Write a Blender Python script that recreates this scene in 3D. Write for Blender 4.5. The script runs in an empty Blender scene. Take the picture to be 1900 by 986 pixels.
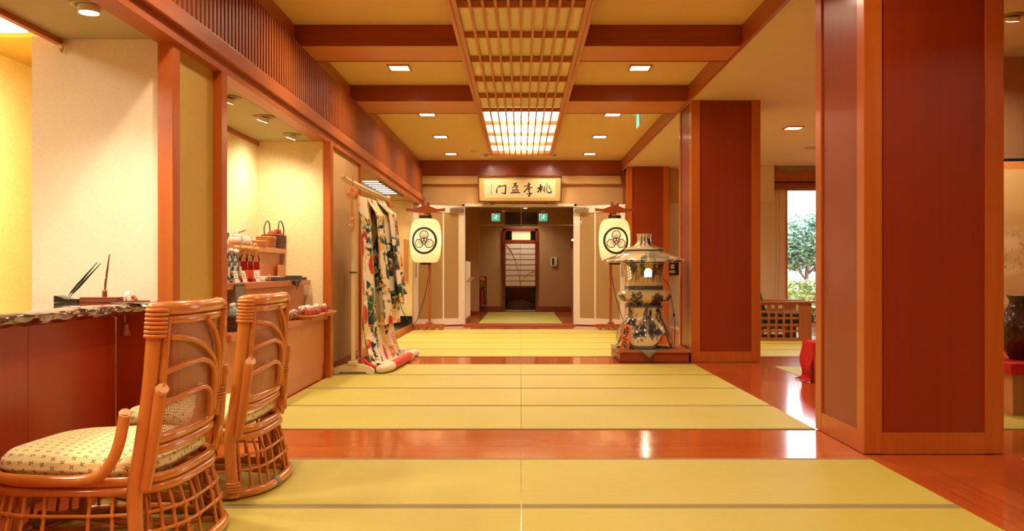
import bpy, bmesh, math, random
import numpy as np
from mathutils import Vector, Matrix, noise
PI = math.pi
SC = bpy.context.scene
COL = SC.collection
random.seed(7)
# ------------------------------------------------------------------ camera numbers
F, VX, VY, EYE = 1580.0, 967.0, 504.0, 1.0       # focal length in pixels of a 1900x986 frame

def X_at(px, Y): return (px - VX) * Y / F
def Z_at(py, Y): return EYE - (py - VY) * Y / F
def P(px, py, Y): return Vector((X_at(px, Y), Y, Z_at(py, Y)))

def C(r, g, b):
    def f(c):
        c /= 255.0
        return c / 12.92 if c <= 0.04045 else ((c + 0.055) / 1.055) ** 2.4
    return (f(r), f(g), f(b), 1.0)

# ------------------------------------------------------------------ materials
class NT:
    def __init__(s, name):
        s.m = bpy.data.materials.new(name); s.m.use_nodes = True
        s.t = s.m.node_tree; s.b = s.t.nodes['Principled BSDF']
        s.out = s.t.nodes['Material Output']
    def n(s, kind, **kw):
        q = s.t.nodes.new(kind)
        for k, v in kw.items():
            if k in q.inputs.keys(): q.inputs[k].default_value = v
            else: setattr(q, k, v)
        return q
    def l(s, a, b): s.t.links.new(a, b)
    def math(s, op, a, b=None, c=None, clamp=False):
        q = s.t.nodes.new('ShaderNodeMath'); q.operation = op; q.use_clamp = clamp
        for i, v in enumerate((a, b, c)):
            if v is None: continue
            if isinstance(v, (int, float)): q.inputs[i].default_value = v
            else: s.l(v, q.inputs[i])
        return q.outputs[0]
    def mix(s, fac, a, b):
        q = s.t.nodes.new('ShaderNodeMix'); q.data_type = 'RGBA'
        for sock, v in ((q.inputs[0], fac), (q.inputs[6], a), (q.inputs[7], b)):
            if isinstance(v, (int, float)): sock.default_value = v
            elif isinstance(v, tuple): sock.default_value = v
            else: s.l(v, sock)
        return q.outputs[2]
    def coords(s, scale=(1, 1, 1), kind='Object'):
        tc = s.t.nodes.new('ShaderNodeTexCoord'); mp = s.t.nodes.new('ShaderNodeMapping')
        mp.inputs['Scale'].default_value = scale
        s.l(tc.outputs[kind], mp.inputs[0]); return mp.outputs[0]
    def bump(s, h, strength=0.2, dist=0.01):
        q = s.n('ShaderNodeBump', Strength=strength, Distance=dist)
        s.l(h, q.inputs['Height']); s.l(q.outputs[0], s.b.inputs['Normal'])

def plain(name, col, rough=0.5, metal=0.0, coat=0.0, var=0.06, scale=6.0, spec=0.5):
    t = NT(name); b = t.b
    b.inputs['Roughness'].default_value = rough; b.inputs['Metallic'].default_value = metal
    b.inputs['Coat Weight'].default_value = coat; b.inputs['Coat Roughness'].default_value = 0.08
    b.inputs['Specular IOR Level'].default_value = spec
    nz = t.n('ShaderNodeTexNoise', Scale=scale, Detail=4.0); t.l(t.coords(), nz.inputs[0])
    a = tuple(max(0, c * (1 - var)) for c in col[:3]) + (1,); c2 = tuple(min(1, c * (1 + var)) for c in col[:3]) + (1,)
    t.l(t.mix(nz.outputs[0], a, c2), b.inputs['Base Color'])
    return t.m

def wood(name, c1, c2, axis=2, rough=0.3, scale=1.0, coat=0.3, grain=22.0):
    t = NT(name); b = t.b
    sc = [grain * scale] * 3; sc[axis] = 0.9 * scale
    nz = t.n('ShaderNodeTexNoise', Scale=1.0, Detail=5.0, Roughness=0.6, Distortion=0.4); t.l(t.coords(tuple(sc)), nz.inputs[0])
    sc2 = [3.0 * scale] * 3; sc2[axis] = 0.35 * scale
    n2 = t.n('ShaderNodeTexNoise', Scale=1.0, Detail=2.0); t.l(t.coords(tuple(sc2)), n2.inputs[0])
    f = t.math('ADD', t.math('MULTIPLY', nz.outputs[0], 0.6), t.math('MULTIPLY', n2.outputs[0], 0.5))
    f = t.math('MULTIPLY_ADD', f, 2.2, -0.7, clamp=True)
    t.l(t.mix(f, c1, c2), b.inputs['Base Color'])
    b.inputs['Roughness'].default_value = rough; b.inputs['Coat Weight'].default_value = coat
    b.inputs['Coat Roughness'].default_value = 0.12
    t.bump(nz.outputs[0], 0.06, 0.004)
    return t.m

def planks(name, c1, c2, axis, width=0.095, length=1.9, rough=0.16):
    """polished boards whose length runs along AXIS (0 = x, 1 = y)"""
    t = NT(name); b = t.b
    tc = t.t.nodes.new('ShaderNodeTexCoord'); sp = t.t.nodes.new('ShaderNodeSeparateXYZ'); t.l(tc.outputs['Object'], sp.inputs[0])
    cb = t.t.nodes.new('ShaderNodeCombineXYZ')
    t.l(sp.outputs[axis], cb.inputs[0]); t.l(sp.outputs[1 - axis], cb.inputs[1])
    br = t.n('ShaderNodeTexBrick', Scale=1.0); br.offset = 0.37
    br.inputs['Brick Width'].default_value = length; br.inputs['Row Height'].default_value = width
    br.inputs['Mortar Size'].default_value = 0.0012; br.inputs['Mortar Smooth'].default_value = 0.3
    br.inputs['Color1'].default_value = (0.15, 0.15, 0.15, 1); br.inputs['Color2'].default_value = (0.85, 0.85, 0.85, 1); br.inputs['Mortar'].default_value = (0.0, 0.0, 0.0, 1)
    t.l(cb.outputs[0], br.inputs[0])
    sc = [28.0, 28.0, 28.0]; sc[axis] = 1.1
    nz = t.n('ShaderNodeTexNoise', Scale=1.0, Detail=5.0, Roughness=0.6, Distortion=0.5); t.l(t.coords(tuple(sc)), nz.inputs[0])
    f = t.math('ADD', t.math('MULTIPLY', br.outputs[0], 0.55), t.math('MULTIPLY_ADD', nz.outputs[0], 0.8, -0.2), clamp=True)
    col = t.mix(f, c1, c2)
    dark = tuple(x * 0.35 for x in c1[:3]) + (1,)
    t.l(t.mix(br.outputs['Fac'], col, dark), b.inputs['Base Color'])
    b.inputs['Roughness'].default_value = rough; b.inputs['Coat Weight'].default_value = 0.4; b.inputs['Coat Roughness'].default_value = 0.06
    t.bump(br.outputs['Fac'], -0.12, 0.003)
    return t.m

def plaster(name, col, var=0.08, scale=60.0, bump=0.15, rough=0.75, fleck=None):
    t = NT(name); b = t.b
    nz = t.n('ShaderNodeTexNoise', Scale=scale, Detail=3.0); t.l(t.coords(), nz.inputs[0])
    n2 = t.n('ShaderNodeTexNoise', Scale=scale * 0.12, Detail=3.0); t.l(t.coords(), n2.inputs[0])
    f = t.math('ADD', t.math('MULTIPLY', nz.outputs[0], 0.6), t.math('MULTIPLY', n2.outputs[0], 0.4))
    f = t.math('MULTIPLY_ADD', f, 2.5, -0.75, clamp=True)
    a = tuple(max(0, c * (1 - var)) for c in col[:3]) + (1,); c2 = tuple(min(1, c * (1 + var)) for c in col[:3]) + (1,)
    cc = t.mix(f, a, c2)
    if fleck:
        mg = t.n('ShaderNodeTexNoise', Scale=38.0, Detail=5.0, Roughness=0.65, Distortion=2.2); t.l(t.coords(), mg.inputs[0])
        g = t.math('MULTIPLY_ADD', mg.outputs[0], 6.0, -2.8, clamp=True)
        cc = t.mix(t.math('MULTIPLY', g, 0.75), cc, fleck)
        t.l(t.math('MULTIPLY_ADD', g, -0.3, rough), b.inputs['Roughness'])
    else: b.inputs['Roughness'].default_value = rough
    t.l(cc, b.inputs['Base Color'])
    if bump: t.bump(nz.outputs[0], bump, 0.003)
    return t.m

def glow(name, col, strength, base=(0.8, 0.8, 0.75, 1)):
    t = NT(name); b = t.b
    b.inputs['Base Color'].default_value = base; b.inputs['Roughness'].default_value = 0.5
    b.inputs['Emission Color'].default_value = col; b.inputs['Emission Strength'].default_value = strength
    return t.m

def glass(name, tint=(1, 1, 1, 1), rough=0.0, clear=0.85):
    t = NT(name)
    tr = t.n('ShaderNodeBsdfTransparent', Color=tint); gl = t.n('ShaderNodeBsdfGlossy', Roughness=rough)
    fr = t.n('ShaderNodeFresnel', IOR=1.45); mx = t.t.nodes.new('ShaderNodeMixShader')
    t.l(fr.outputs[0], mx.inputs[0]); t.l(tr.outputs[0], mx.inputs[1]); t.l(gl.outputs[0], mx.inputs[2]); t.l(mx.outputs[0], t.out.inputs[0])
    return t.m

def painted(name, rough=0.3, coat=0.0, spec=0.5, bump=0.0):
    """the colours are the pigments painted on the mesh"""
    t = NT(name)
    at = t.n('ShaderNodeVertexColor'); at.layer_name = 'paint'
    t.l(at.outputs[0], t.b.inputs['Base Color']); t.b.inputs['Roughness'].default_value = rough
    t.b.inputs['Coat Weight'].default_value = coat; t.b.inputs['Coat Roughness'].default_value = 0.05
    t.b.inputs['Specular IOR Level'].default_value = spec
    if bump:
        nz = t.n('ShaderNodeTexNoise', Scale=300.0); t.l(t.coords(), nz.inputs[0]); t.bump(nz.outputs[0], bump, 0.002)
    return t.m

# ------------------------------------------------------------------ mesh builder
class MB:
    def __init__(s): s.v = []; s.f = []; s.m = []; s.s = []; s.col = None; s.uv = None
    def add(s, vs, fs, mat=0, smooth=False):
        b = len(s.v); s.v.extend([tuple(v) for v in vs])
        for f in fs: s.f.append(tuple(i + b for i in f)); s.m.append(mat); s.s.append(smooth)
        return s
    def box(s, x0, x1, y0, y1, z0, z1, mat=0, bev=0.0, M=None):
        if x0 > x1: x0, x1 = x1, x0
        if y0 > y1: y0, y1 = y1, y0
        if z0 > z1: z0, z1 = z1, z0
        vs = [Vector((x, y, z)) for x in (x0, x1) for y in (y0, y1) for z in (z0, z1)]
        fs = [(0, 1, 3, 2), (4, 6, 7, 5), (0, 4, 5, 1), (2, 3, 7, 6), (0, 2, 6, 4), (1, 5, 7, 3)]
        if bev > 0:
            bm = bmesh.new(); bv = [bm.verts.new(v) for v in vs]
            for f in fs: bm.faces.new([bv[i] for i in f])
            bmesh.ops.bevel(bm, geom=bm.edges[:], offset=min(bev, 0.49 * min(x1 - x0, y1 - y0, z1 - z0)), segments=2, affect='EDGES', profile=0.6)
            bm.verts.index_update(); vs = [v.co.copy() for v in bm.verts]; fs = [[v.index for v in f.verts] for f in bm.faces]; bm.free()
        if M is not None: vs = [M @ v for v in vs]
        return s.add(vs, fs, mat)
    def grid(s, fn, nu, nv, closeu=False, closev=False, mat=0, smooth=True, flip=False):
        vs = []
        for j in range(nv + (0 if closev else 1)):
            for i in range(nu + (0 if closeu else 1)):
                vs.append(fn(i / nu, j / nv))
        W = nu + (0 if closeu else 1); H = nv + (0 if closev else 1); fs = []
        for j in range(nv):
            for i in range(nu):
                a, b = j * W + i, j * W + (i + 1) % W; c, d = ((j + 1) % H) * W + (i + 1) % W, ((j + 1) % H) * W + i
                fs.append((a, d, c, b) if flip else (a, b, c, d))
        return s.add(vs, fs, mat, smooth)
    def tube(s, pts, r, n=10, closed=False, caps=True, mat=0, sub=0, flat=1.0):
        pts = [Vector(p) for p in pts]
        if sub: pts, r = smooth_path(pts, r, sub, closed)
        k = len(pts)
        rs = list(r) if isinstance(r, (list, tuple)) else [r] * k
        T = []
        for i in range(k):
            a = pts[(i - 1) % k] if (closed or i > 0) else pts[0]; b = pts[(i + 1) % k] if (closed or i < k - 1) else pts[-1]
            d = b - a; T.append(d.normalized() if d.length > 1e-9 else Vector((0, 0, 1)))
        up = Vector((0, 0, 1)) if abs(T[0].z) < 0.9 else Vector((1, 0, 0))
        N = (up - T[0] * up.dot(T[0])).normalized(); vs = []
        for i in range(k):
            N = (N - T[i] * N.dot(T[i])); N = N.normalized() if N.length > 1e-6 else T[i].orthogonal().normalized()
            B = T[i].cross(N)
            for j in range(n):
                a = 2 * PI * j / n; vs.append(pts[i] + (N * math.cos(a) + B * math.sin(a) * flat) * rs[i])
        fs = []
        for i in range(k if closed else k - 1):
            for j in range(n):
                fs.append((i * n + j, i * n + (j + 1) % n, ((i + 1) % k) * n + (j + 1) % n, ((i + 1) % k) * n + j))
        s.add(vs, fs, mat, True)
        if caps and not closed:
            s.add(vs[:n], [tuple(range(n))[::-1]], mat); s.add(vs[-n:], [tuple(range(n))], mat)
        return s
    def lathe(s, prof, n=32, c=(0, 0, 0), mat=0, caps=True, smooth=True, sx=1.0, sy=1.0):
        vs = []
        for r, z in prof:
            for j in range(n):
                a = 2 * PI * j / n; vs.append((c[0] + r * math.cos(a) * sx, c[1] + r * math.sin(a) * sy, c[2] + z))
        fs = []
        for i in range(len(prof) - 1):
            for j in range(n): fs.append((i * n + j, i * n + (j + 1) % n, (i + 1) * n + (j + 1) % n, (i + 1) * n + j))
        s.add(vs, fs, mat, smooth)
        if caps:
            if prof[0][0] > 1e-5: s.add(vs[:n], [tuple(range(n))[::-1]], mat)
            if prof[-1][0] > 1e-5: s.add(vs[-n:], [tuple(range(n))], mat)
        return s
    def prism(s, poly, fn, mat=0):
        """poly: 2-D outline; fn(u, v, side) -> point, side 0 or 1"""
        n = len(poly); vs = [fn(u, v, 0) for u, v in poly] + [fn(u, v, 1) for u, v in poly]
        fs = [tuple(range(n))[::-1], tuple(range(n, 2 * n))] + [(i, (i + 1) % n, n + (i + 1) % n, n + i) for i in range(n)]
        return s.add(vs, fs, mat)
    def ribbon(s, pts, w, fn, mat=0, sub=6, closed=False):
        """brush stroke: 2-D points, widths, fn(u, v) -> point on the surface"""
        P2 = [Vector((p[0], p[1], 0)) for p in pts]
        ws = list(w) if isinstance(w, (list, tuple)) else [w] * len(P2)
        P2, ws = smooth_path(P2, ws, sub, closed); k = len(P2); vs = []
        for i in range(k):
            a = P2[(i - 1) % k] if (closed or i > 0) else P2[0]; b = P2[(i + 1) % k] if (closed or i < k - 1) else P2[-1]
            d = b - a; d = d.normalized() if d.length > 1e-9 else Vector((1, 0, 0))
            nn = Vector((-d.y, d.x, 0)) * ws[i] * 0.5
            for q in (P2[i] + nn, P2[i] - nn): vs.append(fn(q.x, q.y))
        fs = [(2 * i, 2 * i + 1, 2 * ((i + 1) % k) + 1, 2 * ((i + 1) % k)) for i in range(k if closed else k - 1)]
        return s.add(vs, fs, mat)
    def blob(s, c, r, n=10, m=7, mat=0, jit=0.0, M=None):
        c = Vector(c); r = Vector(r) if not isinstance(r, (int, float)) else Vector((r, r, r)); o = Vector((random.random() * 50, random.random() * 50, 0))
        def fn(u, v):
            a = 2 * PI * u; b = PI * (v - 0.5)
            d = Vector((math.cos(a) * math.cos(b), math.sin(a) * math.cos(b), math.sin(b)))
            k = 1 + (noise.noise(d * 1.6 + o) * jit if jit else 0)
            q = Vector((d.x * r.x, d.y * r.y, d.z * r.z)) * k
            return c + (M @ q if M is not None else q)
        return s.grid(fn, n, m, closeu=True, mat=mat)
    def build(s, name, mats, parent=None, loc=None):
        me = bpy.data.meshes.new(name)
        me.from_pydata(s.v, [], s.f)
        if not isinstance(mats, (list, tuple)): mats = [mats]
        for q in mats: me.materials.append(q)
        me.polygons.foreach_set('material_index', s.m); me.polygons.foreach_set('use_smooth', s.s)
        if s.col is not None:
            ca = me.color_attributes.new('paint', 'FLOAT_COLOR', 'POINT')
            ca.data.foreach_set('color', np.asarray(s.col, np.float32).ravel())
        if s.uv is not None:
            ul = me.uv_layers.new(name='UVMap'); li = np.empty(len(me.loops), np.int32); me.loops.foreach_get('vertex_index', li)
            ul.data.foreach_set('uv', np.asarray(s.uv, np.float32)[li].ravel())
        me.update()
        o = bpy.data.objects.new(name, me); COL.objects.link(o)
        if parent is not None: o.parent = parent
        if loc is not None: o.location = loc
        return o

def smooth_path(pts, r, sub, closed=False):
    k = len(pts); rs = list(r) if isinstance(r, (list, tuple)) else [r] * k
    P2, R2 = [], []
    for i in range(k if closed else k - 1):
        p0 = pts[(i - 1) % k] if (closed or i > 0) else pts[0]; p1 = pts[i]; p2 = pts[(i + 1) % k]
        p3 = pts[(i + 2) % k] if (closed or i < k - 2) else pts[-1]
        for j in range(sub):
            t = j / sub
            P2.append(0.5 * ((2 * p1) + (p2 - p0) * t + (2 * p0 - 5 * p1 + 4 * p2 - p3) * t * t + (3 * p1 - p0 - 3 * p2 + p3) * t ** 3))
            R2.append(rs[i] * (1 - t) + rs[(i + 1) % k] * t)
    if not closed: P2.append(pts[-1].copy()); R2.append(rs[-1])
    return P2, R2

def tag(o, label, cat, group=None, kind=None):
    o['label'] = label; o['category'] = cat
    if group: o['group'] = group
    if kind: o['kind'] = kind
    return o
def thing(name, label, cat, loc=(0, 0, 0), group=None, rz=0.0):
    o = bpy.data.objects.new(name, None); COL.objects.link(o); o.empty_display_size = 0.05
    o.location = loc; o.rotation_euler = (0, 0, rz)
    return tag(o, label, cat, group)
def struct(o):
    o['kind'] = 'structure'; return o
def copy_tree(o, parent=None):
    c = o.copy(); COL.objects.link(c)
    if parent is not None: c.parent = parent
    for ch in [q for q in bpy.data.objects if q.parent == o]: copy_tree(ch, c)
    return c
def area(name, loc, size, power, col, rot=(0, 0, 0), sy=None, spread=None):
    L = bpy.data.lights.new(name, 'AREA'); L.energy = power; L.color = col[:3]
    if sy: L.shape = 'RECTANGLE'; L.size = size; L.size_y = sy
    else: L.shape = 'DISK'; L.size = size
    if spread: L.spread = math.radians(spread)
    o = bpy.data.objects.new(name, L); COL.objects.link(o); o.location = loc; o.rotation_euler = rot
    return o
def spot(name, loc, target, power, col, angle=60, blend=0.6, size=0.04):
    L = bpy.data.lights.new(name, 'SPOT'); L.energy = power; L.color = col[:3]; L.spot_size = math.radians(angle); L.spot_blend = blend; L.shadow_soft_size = size
    o = bpy.data.objects.new(name, L); COL.objects.link(o); o.location = loc
    o.rotation_euler = (Vector(target) - Vector(loc)).to_track_quat('-Z', 'Y').to_euler()
    return o
def point(name, loc, power, col, size=0.05):
    L = bpy.data.lights.new(name, 'POINT'); L.energy = power; L.color = col[:3]; L.shadow_soft_size = size
    o = bpy.data.objects.new(name, L); COL.objects.link(o); o.location = loc
    return o

# ------------------------------------------------------------------ a numpy canvas for pigments painted on meshes
class Canvas:
    def __init__(s, w, h, W, H, base):
        """w x h metres (or any unit), W x H samples"""
        s.w, s.h, s.W, s.H = w, h, W, H; s.a = np.zeros((H, W, 3)); s.a[:] = base[:3]
        ys, xs = np.mgrid[0:H, 0:W]; s.x = (xs + 0.5) / W * w; s.y = (ys + 0.5) / H * h
    def put(s, mask, col, op=1.0):
        m = np.clip(mask, 0, 1)[..., None] * op
        s.a = s.a * (1 - m) + np.array(col[:3]) * m
    def _win(s, cx, cy, r):
        i0 = max(0, int((cx - r) / s.w * s.W)); i1 = min(s.W, int((cx + r) / s.w * s.W) + 2)
        j0 = max(0, int((cy - r) / s.h * s.H)); j1 = min(s.H, int((cy + r) / s.h * s.H) + 2)
        return slice(j0, j1), slice(i0, i1)
    def ell(s, cx, cy, rx, ry, col, ang=0.0, op=1.0, soft=0.15, fn=None):
        w = s._win(cx, cy, max(rx, ry) * 1.3); x = s.x[w] - cx; y = s.y[w] - cy
        if x.size == 0: return
        c, n = math.cos(ang), math.sin(ang); u = (x * c + y * n) / rx; v = (-x * n + y * c) / ry
        d = np.sqrt(u * u + v * v)
        if fn is not None: d = d * fn(np.arctan2(v, u))
        m = np.clip((1 - d) / soft, 0, 1)[..., None] * op
        s.a[w] = s.a[w] * (1 - m) + np.array(col[:3]) * m
    def fan(s, cx, cy, r, a0, a1, col, col2, n=14, r0=0.15, op=1.0):
        w = s._win(cx, cy, r * 1.05); x = s.x[w] - cx; y = s.y[w] - cy
        if x.size == 0: return
        d = np.hypot(x, y) / r; a = np.mod(np.arctan2(y, x) - a0, 2 * PI)
        m = ((d < 1) & (d > r0) & (a < (a1 - a0)))[..., None] * op
        st = (np.sin(a / (a1 - a0) * n * 2 * PI) * 0.5 + 0.5)[..., None]
        c = np.array(col[:3]) * st + np.array(col2[:3]) * (1 - st)
        s.a[w] = s.a[w] * (1 - m) + c * m
    def line(s, pts, wd, col, op=1.0):
        for (x0, y0), (x1, y1) in zip(pts, pts[1:]):
            L = math.hypot(x1 - x0, y1 - y0); k = max(1, int(L / (wd * 0.4)))
            for i in range(k + 1):
                t = i / k; s.ell(x0 + (x1 - x0) * t, y0 + (y1 - y0) * t, wd * 0.5, wd * 0.5, col, op=op, soft=0.4)
    def sample(s, u, v):
        """u, v arrays in 0..1"""
        i = np.clip((np.asarray(u) * s.W).astype(int), 0, s.W - 1); j = np.clip((np.asarray(v) * s.H).astype(int), 0, s.H - 1)
        c = s.a[j, i]; return np.concatenate([c, np.ones(c.shape[:-1] + (1,))], -1)
EXPO = 0.1
# ------------------------------------------------------------------ shared materials
M = {}
M['panel'] = wood('veneer_red', C(132, 42, 12), C(150, 54, 16), 2, 0.38, 0.7, 0.08, 30)
M['trim'] = wood('cedar_trim', C(174, 84, 24), C(196, 108, 36), 2, 0.32, 1.0, 0.15)
M['beam_x'] = wood('beam_wood_x', C(140, 58, 18), C(162, 76, 26), 0, 0.42, 1.0, 0.08)
M['beam_y'] = wood('beam_wood_y', C(158, 76, 24), C(180, 96, 34), 1, 0.42, 1.0, 0.06)
M['slat'] = wood('slat_wood', C(150, 72, 24), C(172, 92, 34), 2, 0.5, 1.0, 0.0)
M['soffit'] = wood('beam_soffit', C(196, 122, 66), C(206, 134, 78), 0, 0.5, 0.8, 0.1)
M['lattice'] = wood('lattice_wood', C(184, 112, 62), C(200, 130, 78), 1, 0.42, 1.0, 0.1)
M['floor_x'] = planks('floor_boards_across', C(186, 84, 28), C(216, 118, 52), 0, 0.125, 2.6)
M['floor_y'] = planks('floor_boards_along', C(170, 70, 26), C(204, 100, 44), 1, 0.15, 3.4)
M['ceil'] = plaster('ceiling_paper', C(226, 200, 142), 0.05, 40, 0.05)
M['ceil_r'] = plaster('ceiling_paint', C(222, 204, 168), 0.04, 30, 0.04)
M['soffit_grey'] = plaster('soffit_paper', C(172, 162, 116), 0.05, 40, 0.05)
M['cream'] = plaster('wall_cream_paper', C(240, 230, 200), 0.05, 55, 0.2, 0.7)
M['gold'] = plaster('gold_paper', C(232, 208, 136), 0.08, 50, 0.15, 0.5, fleck=C(250, 234, 178))
M['glitter'] = plaster('cream_fleck_paper', C(240, 220, 154), 0.06, 60, 0.2, 0.55, fleck=C(250, 238, 200))
M['ochre'] = plaster('ochre_panel', C(202, 174, 74), 0.04, 30, 0.05, 0.5)
M['taupe'] = plaster('taupe_paper', C(206, 166, 112), 0.05, 60, 0.1)
M['brownwall'] = plaster('brown_paper', C(190, 144, 98), 0.06, 70, 0.15)
M['offwhite'] = plaster('offwhite_paint', C(226, 216, 196), 0.03, 30, 0.05)
M['black'] = plain('black_lacquer', C(22, 18, 16), 0.3)
M['darkwood'] = wood('dark_step', C(44, 30, 22), C(62, 44, 30), 1, 0.15, 1.0, 0.5)
M['white'] = plain('white_paint', C(232, 226, 212), 0.35, 0, 0.2, 0.02)
M['metal'] = plain('brushed_metal', C(190, 186, 176), 0.3, 0.9)

# ------------------------------------------------------------------ key distances (metres)
CEIL, BEAM, RCEIL = 3.073, 2.893, 2.893
WX = -1.84                       # face of the wall with the counter and the shop
CX0, CX1 = 1.876, 2.643          # pillars
DOORW = 15.95                    # face of the wall with the double door
rows = []                        # tatami rows of the hall: (y0, y1)
y = 5.393 - 0.84
for k in range(1, 5): rows.append((y - 0.928, y)); y -= 0.928
rows = rows[::-1]
for k in range(4): rows.append((5.393 + 0.948 * k, 5.393 + 0.948 * (k + 1)))
for k in range(5): rows.append((10.0 + 0.948 * k, 10.0 + 0.948 * (k + 1)))

# ---- floor: boards across between the mats, boards along beside the pillars
b = MB(); Z0 = -0.004
def fl(x0, x1, y0, y1, mat): b.add([(x0, y0, Z0), (x1, y0, Z0), (x1, y1, Z0), (x0, y1, Z0)], [(0, 1, 2, 3)], mat)
fl(-4.2, WX, -3, 5.0, 1); fl(-4.2, WX, 5.0, 24, 0)
fl(WX, CX0, -3, 24, 0); fl(CX0, CX1, -3, 24, 1); fl(CX1, 9.2, -3, 24, 0)
b.box(-4.2, 9.2, -3, 24, -0.2, -0.03, 0)
struct(b.build('floor', [M['floor_x'], M['floor_y']]))

# ---- tatami mats
def tatami_mat(name):
    t = NT(name); b_ = t.b
    sp = t.t.nodes.new('ShaderNodeSeparateXYZ'); tc = t.t.nodes.new('ShaderNodeTexCoord'); t.l(tc.outputs['Object'], sp.inputs[0])
    wv = t.math('SINE', t.math('MULTIPLY', sp.outputs[1], 2 * PI / 0.011))
    nz = t.n('ShaderNodeTexNoise', Scale=1.0, Detail=3.0); t.l(t.coords((5, 160, 5)), nz.inputs[0])
    n2 = t.n('ShaderNodeTexNoise', Scale=1.6, Detail=2.0); t.l(t.coords(), n2.inputs[0])
    f = t.math('ADD', t.math('MULTIPLY', wv, 0.16), t.math('ADD', t.math('MULTIPLY', nz.outputs[0], 0.6), t.math('MULTIPLY', n2.outputs[0], 0.4)))
    t.l(t.mix(t.math('MULTIPLY_ADD', f, 1.3, -0.15, clamp=True), C(184, 170, 70), C(208, 194, 92)), b_.inputs['Base Color'])
    b_.inputs['Roughness'].default_value = 0.5; b_.inputs['Specular IOR Level'].default_value = 0.45
    t.bump(wv, 0.25, 0.0015)
    return t.m
M['tatami'] = tatami_mat('woven_rush')
M['heri'] = plain('mat_border_cloth', C(150, 134, 84), 0.8)
mat_objs = []
def mat(x0, x1, y0, y1, label, group='tatami mats of the hall'):
    g = 0.0015; hx, hy = (x1 - x0) / 2 - g, (y1 - y0) / 2 - g; e = 0.03
    t = thing('tatami_mat', label, 'tatami mat', ((x0 + x1) / 2, (y0 + y1) / 2, 0), group)
    b = MB(); b.box(-hx, hx, -hy + e, hy - e, -0.0035, 0.0, bev=0.001); b.build('rush_surface', M['tatami'], t)
    for s in (-1, 1):
        b = MB(); b.box(-hx, hx, *sorted((s * hy, s * (hy - e))), -0.0035, 0.0008, bev=0.001); b.build('cloth_border', M['heri'], t)
    return t
where = {4: 'just beyond the plank strip beside the largest pillar', 5: 'in the second row beyond the nearest plank strip', 6: 'in the third row beyond the nearest plank strip',
         7: 'just before the plank strip at the porcelain lantern', 8: 'just beyond the plank strip at the porcelain lantern', 9: 'in the second row beyond the porcelain lantern strip',
         10: 'in the third row beyond the porcelain lantern strip', 11: 'in the fourth row beyond the porcelain lantern strip', 12: 'in the last row before the double doors',
         3: 'bordering the near edge of the closest plank strip', 2: 'under the front of the nearer rattan chair row'}
for i, (y0, y1) in enumerate(rows):
    if i < 2: continue
    if i == 2: where[2] = 'cut off by the bottom of the view'
    mat(WX + 0.005, 0.0, y0, y1, 'olive tatami mat on the shop side, ' + where[i])
    mat(0.0, CX0 - 0.01, y0, y1, 'olive tatami mat on the pillar side, ' + where[i])
# mats of the lounge beyond the pillars
lr = [(5.393 + 0.9 * k, 5.393 + 0.9 * (k + 1)) for k in range(4)] + [(10.0 + 0.9 * k, 10.0 + 0.9 * (k + 1)) for k in range(6)]
nm = ['first', 'second', 'third', 'fourth', 'fifth', 'sixth']
for i, (y0, y1) in enumerate(lr):
    if i in (1,): pass
    s = 'tatami mat in the lounge, %s row %s the plank strip by the lattice armchair' % ((['fourth', 'third', 'second', 'first'][i], 'before') if i < 4 else (nm[i - 4], 'beyond'))
    mat(CX1 + 0.02, CX1 + 1.87, y0, y1, s, 'tatami mats of the lounge')
mat(CX1 + 0.02, CX1 + 1.87, 3.6, 4.54, 'tatami mat just showing behind the near foot of the largest pillar', 'tatami mats of the lounge')
mat(-0.82, 0.80, 15.98, 21.0, 'long dim tatami runner in the passage beyond the double doors', None)

# ---- pillars
def pillar(x0, x1, y0, y1, top):
    b = MB(); t = 0.055; e = 0.012
    b.box(x0 + e, x1 - e, y0 + e, y1 - e, 0.0, top, 0)
    for (xa, xb) in ((x0, x0 + 0.1), (x1 - 0.1, x1)):
        for (ya, yb) in ((y0, y0 + 0.1), (y1 - 0.1, y1)): b.box(xa, xb, ya, yb, 0.0, top, 1, 0.004)
    for (ya, yb) in ((y0, y0 + e + 0.004), (y1 - e - 0.004, y1)): b.box(x0 + 0.1, x1 - 0.1, ya + (0.002 if ya == y0 else 0), yb - (0 if ya == y0 else 0.002), 0, 0.115, 1)
    for (xa, xb) in ((x0, x0 + e + 0.004), (x1 - e - 0.004, x1)): b.box(xa + (0.002 if xa == x0 else 0), xb - (0 if xa == x0 else 0.002), y0 + 0.1, y1 - 0.1, 0, 0.115, 1)
    return struct(b.build('pillar', [M['panel'], M['trim']]))
p1 = pillar(CX0, CX1, 4.66, 5.43, RCEIL)
p2 = pillar(CX0, CX1, 9.40, 10.13, RCEIL)
p3 = pillar(1.90, 2.66, 15.32, 15.98, RCEIL)

# ---- ceilings
b = MB(); b.box(-1.93, CX0, -3, DOORW + 0.2, CEIL, CEIL + 0.05); struct(b.build('ceiling', M['ceil']))
b = MB(); b.box(CX0 + 0.002, 9.2, -3, 16.2, RCEIL, RCEIL + 0.25); struct(b.build('ceiling_lounge', M['ceil_r']))
b = MB(); b.box(-4.2, 9.2, -3, 15.62, 3.2, 3.3); b.box(-4.2, 2.55, 15.62, 24, 3.2, 3.3); struct(b.build('roof_slab', M['offwhite']))
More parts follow.
